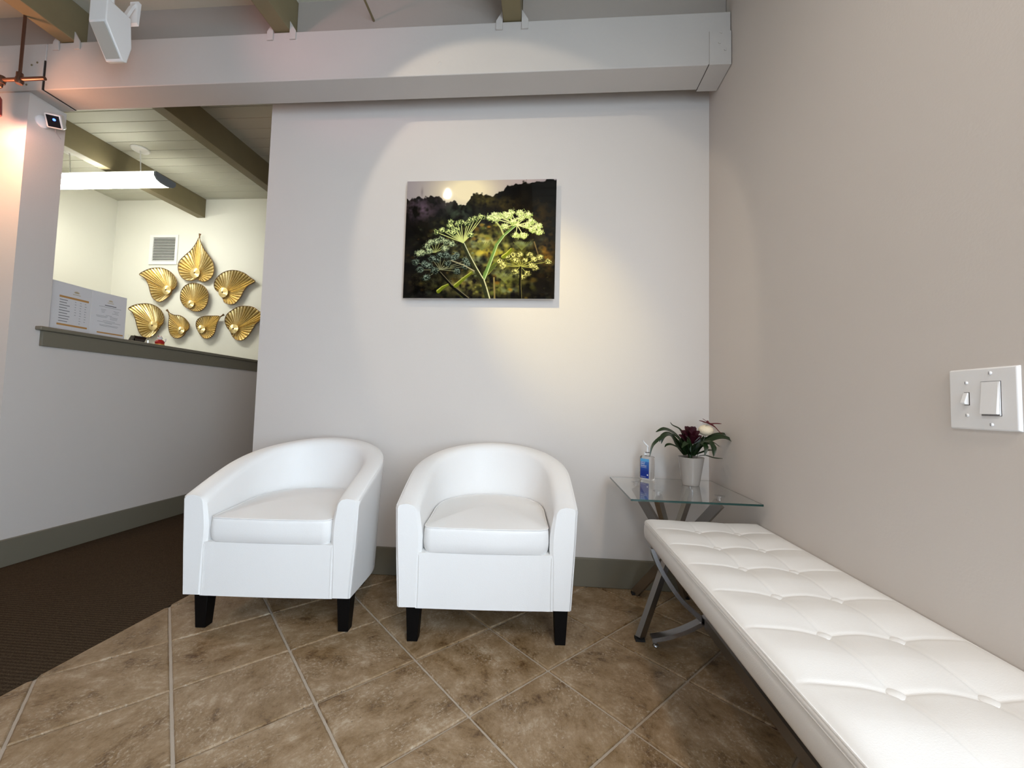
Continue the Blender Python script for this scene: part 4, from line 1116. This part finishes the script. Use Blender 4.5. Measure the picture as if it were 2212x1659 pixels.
# ------------------------------------------------------------------ air return grille
vent = empty('air_vent', (-3.9225, YF, 2.3555), 0, 'white louvred air return grille on the reception wall', 'vent')
bm = bmesh.new()
for bb in ((-0.155, 0.155, 0.128, 0.155), (-0.155, 0.155, -0.155, -0.118), (-0.155, -0.118, -0.118, 0.128), (0.128, 0.155, -0.118, 0.128)):
    bm_box(bm, bb[0], bb[1], -0.010, 0.0, bb[2], bb[3])
bmobj('grille_frame', bm, WHITEM, vent)
box('duct_backing', -0.118, 0.128, -0.0015, 0.0, -0.118, 0.128, mat('duct_shadow_grey', (0.07, 0.07, 0.065), 0.8), vent)
sl = None
for k in range(15):
    z = -0.110 + 0.0163*k
    if sl is None:
        sl = prism('slat', [(-0.0095, -0.003), (-0.0088, -0.004), (-0.0015, 0.0035), (-0.0022, 0.0045)], 0, -0.1185, 0.1285, WHITEM, vent); o = sl
    else:
        o = sl.copy(); C.objects.link(o); o.parent = vent
    o.location = (0, 0, z)

# ------------------------------------------------------------------ pendant linear lamp in the reception
LM = mat('lamp_lens', (0.9, 0.9, 0.9), 0.4, emit=(1.0, 1.0, 0.90), estr=26.0)
pl = empty('linear_pendant_lamp', (-3.635, 2.96, 2.562), 0, 'long glowing fluorescent pendant lamp with grey end caps hanging in the reception', 'lamp')
prof = [(-0.085, 0.055), (-0.085, 0.035), (-0.065, 0.012), (-0.030, 0.0), (0.030, 0.0), (0.065, 0.012), (0.085, 0.035), (0.085, 0.055)]
prism('lens', prof, 0, -0.58, 0.535, LM, pl)
big = [(-0.088, 0.062), (-0.088, 0.032), (-0.067, 0.008), (-0.031, -0.004), (0.031, -0.004), (0.067, 0.008), (0.088, 0.032), (0.088, 0.062)]
for a, b in ((0.535, 0.553), (-0.598, -0.58)): prism('end_cap', big, 0, a, b, mat('grey_enamel', (0.20, 0.22, 0.25), 0.5), pl)
box('housing', -0.58, 0.535, -0.076, 0.076, 0.056, 0.072, WHITEM, pl)
for xx in (0.33, -0.30):
    zc = deck_z(2.93)-2.562
    tube('suspension_rod', [(xx, 0, 0.072), (xx, -0.02, zc-0.004)], 0.004, WHITEM, pl, n=8)
    lathe('canopy', [(0.0, -0.016), (0.055, -0.014), (0.062, -0.006), (0.062, 0.0), (0.0, 0.0)], WHITEM, pl, n=28, loc=(xx, -0.02, zc))

# ------------------------------------------------------------------ security camera on the wall end
sc_ = empty('security_camera', (XL, 1.850, 2.268), 0, 'small white cube security camera with a glowing blue light below the beam', 'camera')
o = lathe('wall_mount', [(0.0, 0.0), (0.030, 0.0), (0.030, 0.008), (0.022, 0.012), (0.0, 0.012)], WHITEP, sc_, n=24); o.rotation_euler = (0, pi/2, 0); o.location = (0, -0.022, -0.012)
hd = box('housing', -0.031, 0.031, -0.032, 0.032, -0.034, 0.034, WHITEP, sc_, bevel=0.007, seg=3)
hd.rotation_euler = (math.radians(32), math.radians(-6), math.radians(38)); hd.location = (0.050, -0.004, 0.004)
box('lens_panel', -0.023, 0.023, -0.0335, -0.0318, -0.027, 0.027, mat('black_gloss', (0.004, 0.004, 0.010), 0.1), hd)
BL = mat('blue_led', (0.01, 0.02, 0.3), 0.3, emit=(0.06, 0.14, 1.0), estr=5)
bl = lathe('status_light', [(0.0, 0.0), (0.006, 0.0), (0.005, 0.002), (0.0, 0.002)], BL, hd, n=16); bl.rotation_euler = (pi/2, 0, 0); bl.location = (0.004, -0.0336, 0.008)
tube('cable', [(0.03, 0.012, -0.020), (0.012, 0.03, -0.034), (0.003, 0.060, -0.050)], 0.0018, INKL, sc_, n=6)

# ------------------------------------------------------------------ printed boards on the ledge
for k, (ya, yb, xa, xb, lbl) in enumerate(((1.935, 2.155, -2.650, -2.662, 'left upright printed card with a gold-barred price table on the ledge'),
                                       (2.155, 2.345, -2.662, -2.650, 'right upright printed card with centred grey text on the ledge'))):
    L_ = math.hypot(yb-ya, xb-xa); ang = math.atan2(xb-xa, yb-ya)
    bd = empty('printed_card', (xa, ya, 1.1995), -ang, lbl, 'sign', 'printed cards standing on the reception ledge')
    # local y along the card, +x towards the waiting room
    box('card', -0.0012, 0.0012, 0.001, L_-0.001, 0.0, 0.268, PAPER, bd)
    def strip(name, y0, y1, z0_, z1_, mt, dz=0): box(name, 0.0013, 0.0019, y0, y1, z0_, z1_, mt, bd)
    if k == 0:
        strip('gold_bar', 0.056, 0.206, 0.184, 0.195, GOLDINK); strip('gold_bar', 0.052, 0.206, 0.030, 0.040, GOLDINK)
        rr0 = random.Random(4)
        for r_ in range(9):
            z = 0.172-0.0148*r_
            strip('text_line', 0.058, 0.092+rr0.uniform(0, 0.022), z-0.0020, z+0.0016, INK)
            for c_, n_ in ((0.138, 6), (0.164, 10), (0.190, 8)):
                if r_ < n_: strip('text_line', c_-0.004, c_+0.004+rr0.uniform(-.002, .002), z-0.0018, z+0.0016, INKL)
        lg = (0.140, 0.222, 1.0)
    else:
        strip('gold_bar', 0.038, 0.180, 0.022, 0.030, GOLDINK)
        strip('text_line', 0.070, 0.132, 0.192, 0.197, INK)
        for (y0_, y1_, z) in ((0.040,0.160,0.184),(0.050,0.078,0.166),(0.053,0.072,0.158),(0.055,0.070,0.150),(0.118,0.150,0.166),(0.125,0.145,0.158),(0.112,0.148,0.150),
                              (0.078,0.112,0.134),(0.028,0.090,0.127),(0.030,0.084,0.120),(0.100,0.144,0.127),(0.102,0.142,0.120),(0.102,0.140,0.113),(0.065,0.130,0.100),(0.036,0.162,0.092),(0.075,0.115,0.086),(0.048,0.150,0.074),(0.050,0.146,0.068)):
            strip('text_line', y0_, y1_, z-0.0012, z+0.0012, INKL)
        lg = (0.100, 0.220, 0.85)
    # lotus mark: small fanned petals over a line of lettering
    bm = bmesh.new()
    for p in range(7):
        an = -1.2+0.4*p; cy, cz, s_ = lg
        tipy = cy+math.sin(an)*0.018*s_; tipz = cz+math.cos(an)*0.015*s_
        dxy, dz = math.cos(an)*0.003*s_, -math.sin(an)*0.003*s_
        my, mz = (cy+tipy)/2, (cz+tipz)/2
        vs = [bm.verts.new((0.0016, q[0], q[1])) for q in ((cy, cz), (my+dxy, mz+dz), (tipy, tipz), (my-dxy, mz-dz))]
        bm.faces.new(vs)
    vs = [bm.verts.new((0.0016, lg[0]+a_, lg[1]+b_)) for a_, b_ in ((-0.02*lg[2], -0.010), (0.02*lg[2], -0.010), (0.02*lg[2], -0.006), (-0.02*lg[2], -0.006))]
    bm.faces.new(vs)
    bmobj('lotus_mark', bm, mat('pale_gold_ink', (0.55, 0.46, 0.32), 0.6), bd)

# small card holder and figurine further along the ledge
ch = empty('card_holder', (-2.668, 2.395, 1.1995), 0, 'small clear stand holding dark brown cards on the ledge', 'card holder')
prism('cards', [(-0.016, 0.006), (0.010, 0.006), (0.030, 0.040), (0.004, 0.040)], 1, 0.004, 0.085, DARKBOX, ch)
bm = bmesh.new(); bm_box(bm, -0.022, 0.036, 0.0, 0.092, 0.0, 0.004); bm_box(bm, 0.030, 0.034, 0.0, 0.092, 0.004, 0.022)
bmobj('stand', bm, ACRYL, ch)
for yy in (0.001, 0.090):
    bm = bmesh.new(); bm_box(bm, -0.020, 0.034, yy-0.001, yy+0.001, 0.004, 0.044); bmobj('side_panel', bm, ACRYL, ch)
fg = empty('figurine', (-2.668, 2.600, 1.1995), 0, 'tiny red, white and gold seated figurine on the ledge', 'figurine')
lathe('base', [(0.0, 0.0), (0.024, 0.0), (0.028, 0.006), (0.027, 0.014), (0.0, 0.016)], GOLDP, fg, n=20)
lathe('body', [(0.0, 0.012), (0.024, 0.014), (0.028, 0.026), (0.020, 0.040), (0.010, 0.046), (0.0, 0.046)], REDP, fg, n=20)
lathe('head', [(0.0, 0.040), (0.012, 0.044), (0.016, 0.054), (0.012, 0.066), (0.0, 0.070)], WHITEM, fg, n=20)
for s in (-1, 1):
    lathe('ear', [(0.0, 0.0), (0.005, 0.0), (0.0, 0.011)], REDP, fg, n=8, loc=(0, s*0.009, 0.063))
tube('arm', [(0.008, 0.018, 0.030), (0.012, 0.030, 0.040), (0.010, 0.032, 0.056)], 0.005, WHITEM, fg, n=8)
lathe('coin', [(0.0, 0.0), (0.012, 0.0), (0.012, 0.004), (0.0, 0.004)], GOLDP, fg, n=16, loc=(0.0, 0.006, 0.018)).rotation_euler = (0, pi/2, 0)

# ------------------------------------------------------------------ track lights
tr = empty('conduit_track_light', (-2.475, 1.62, 2.305), 0, 'bronze conduit track with a glowing lamp head hanging at the upper left', 'light')
tube('drop_rod', [(0.02, 0, 0.0), (0.02, 0.0, 0.312)], 0.006, BRONZE, tr, n=8)
tube('track_bar', [(-0.30, 0, 0.0), (0.150, 0, 0.0)], 0.0085, BRONZE, tr, n=10)
lathe('coupling', [(0.0, -0.022), (0.012, -0.022), (0.016, -0.008), (0.012, 0.010), (0.012, 0.03), (0.0, 0.03)], BRONZE, tr, n=12, loc=(0.02, 0, 0))
lathe('coupling', [(0.0, -0.018), (0.011, -0.018), (0.014, 0.0), (0.011, 0.018), (0.0, 0.018)], BRONZE, tr, n=12, loc=(-0.070, 0, 0))
hd2 = lathe('lamp_head', [(0.0, -0.14), (0.036, -0.14), (0.040, -0.135), (0.036, -0.06), (0.018, -0.03), (0.008, 0.0), (0.0, 0.0)], mat('red_lamp_shade', (0.35, 0.04, 0.03), 0.4), tr, n=24, loc=(-0.125, 0, -0.012))
tube('lamp_arm', [(-0.070, 0, -0.01), (-0.073, 0, -0.030), (-0.105, 0, -0.040)], 0.007, BRONZE, tr, n=8)
hl = lathe('bulb', [(0.0, -0.146), (0.030, -0.142), (0.030, -0.139), (0.0, -0.139)], mat('pink_bulb', (1, 0.8, 0.75), 0.3, emit=(1.0, 0.62, 0.50), estr=30), hd2, n=20)

# white wedge-shaped wall-washer head on a stem
wh = empty('white_track_head', (-1.93, 1.50, 2.45), 0, 'white wedge-shaped track lamp head hanging in front of the beam', 'light')
prism('housing', [(0.0, 0.10), (0.0, 0.0), (0.078, -0.118), (0.096, -0.112), (0.112, -0.03), (0.10, 0.10)], 0, -0.042, 0.040, WHITEM, wh, bevel=0.004)
lens = prism('lens', [(-0.0015, -0.010), (0.001, -0.008), (0.074, -0.108), (0.0715, -0.1105)], 0, -0.034, 0.032, mat('frosted_lens', (0.42, 0.42, 0.38), 0.35), wh)
tube('stem', [(0.0, 0.05, 0.10), (0.0, 0.05, 0.362)], 0.009, WHITEM, wh, n=10)
lathe('canopy', [(0.0, -0.02), (0.05, -0.018), (0.055, 0.0), (0.0, 0.0)], WHITEM, wh, n=24, loc=(0, 0.05, deck_z(1.55)-2.45))
prism('yoke', [(0.115, 0.20), (0.115, 0.098), (0.125, 0.090), (0.130, 0.20)], 0, 0.010, 0.050, WHITEM, wh)
bar_section('yoke_arm', [(0.02, 0.09, 0.10), (0.03, 0.105, 0.16), (0.03, 0.122, 0.195)], (1, 0, 0), 0.02, 0.01, WHITEM, wh)

# track head above the camera that lights the picture (the lamp mirrored in the print)
ax = Vector((0.391, 0.751, -0.532)).normalized()
th = empty('picture_spotlight', LAMP - ax*0.03, 0, 'round spotlight head under the ceiling aimed at the wall print', 'light')
ax2 = (Vector((0.794, 0.28, 1.30))-LAMP2).normalized()
th2 = empty('wall_spotlight', LAMP2 - ax2*0.05, 0, 'round spotlight head under the ceiling aimed at the right wall', 'light')
q2 = ax2.to_track_quat('-Z', 'Y').to_euler()
o = lathe('lamp_housing', [(0.040, -0.028), (0.047, -0.028), (0.047, 0.05), (0.030, 0.10), (0.0, 0.105), (0.0, 0.10), (0.026, 0.094), (0.040, 0.045)], WHITEM, th2, n=32); o.rotation_euler = q2
tube('stem', [Vector((-0.03, 0, 0.06)), Vector((-0.05, 0, deck_z(0.1)-LAMP2.z-0.03))], 0.008, WHITEM, th2, n=10)
q = ax.to_track_quat('-Z', 'Y').to_euler()
o = lathe('lamp_housing', [(0.040, -0.028), (0.047, -0.028), (0.047, 0.05), (0.030, 0.10), (0.0, 0.105), (0.0, 0.10), (0.026, 0.094), (0.040, 0.045)], WHITEM, th, n=32); o.rotation_euler = q
o = lathe('bulb', [(0.0, 0.012), (0.031, 0.012), (0.033, 0.020), (0.0, 0.022)], mat('warm_bulb', (1, 0.9, 0.75), 0.3, emit=(1.0, 0.88, 0.66), estr=160), th, n=28); o.rotation_euler = q
tube('stem', [(0, 0, 0.03)-ax*0 if False else Vector((0, -0.03, 0.06)), Vector((0, -0.05, deck_z(0.7)-LAMP.z+0.0))], 0.008, WHITEM, th, n=10)

for k_, (fx_, fy_) in enumerate(FILL):  # unseen box housings added to carry the warm ambient fill
    fr = empty('fill_light_housing', (fx_, fy_, 2.60), 0, ('added long white fill-light housing near the side window', 'added long white fill-light housing over the dark carpet')[k_], 'lamp')
    box('housing', -0.10, 0.10, -0.60, 0.60, 0.0, 0.05, WHITEM, fr, bevel=0.004)
    for yy in (-0.4, 0.4): tube('suspension_rod', [(0, yy, 0.05), (0, yy, deck_z(fy_+yy)-2.60)], 0.005, WHITEM, fr, n=8)
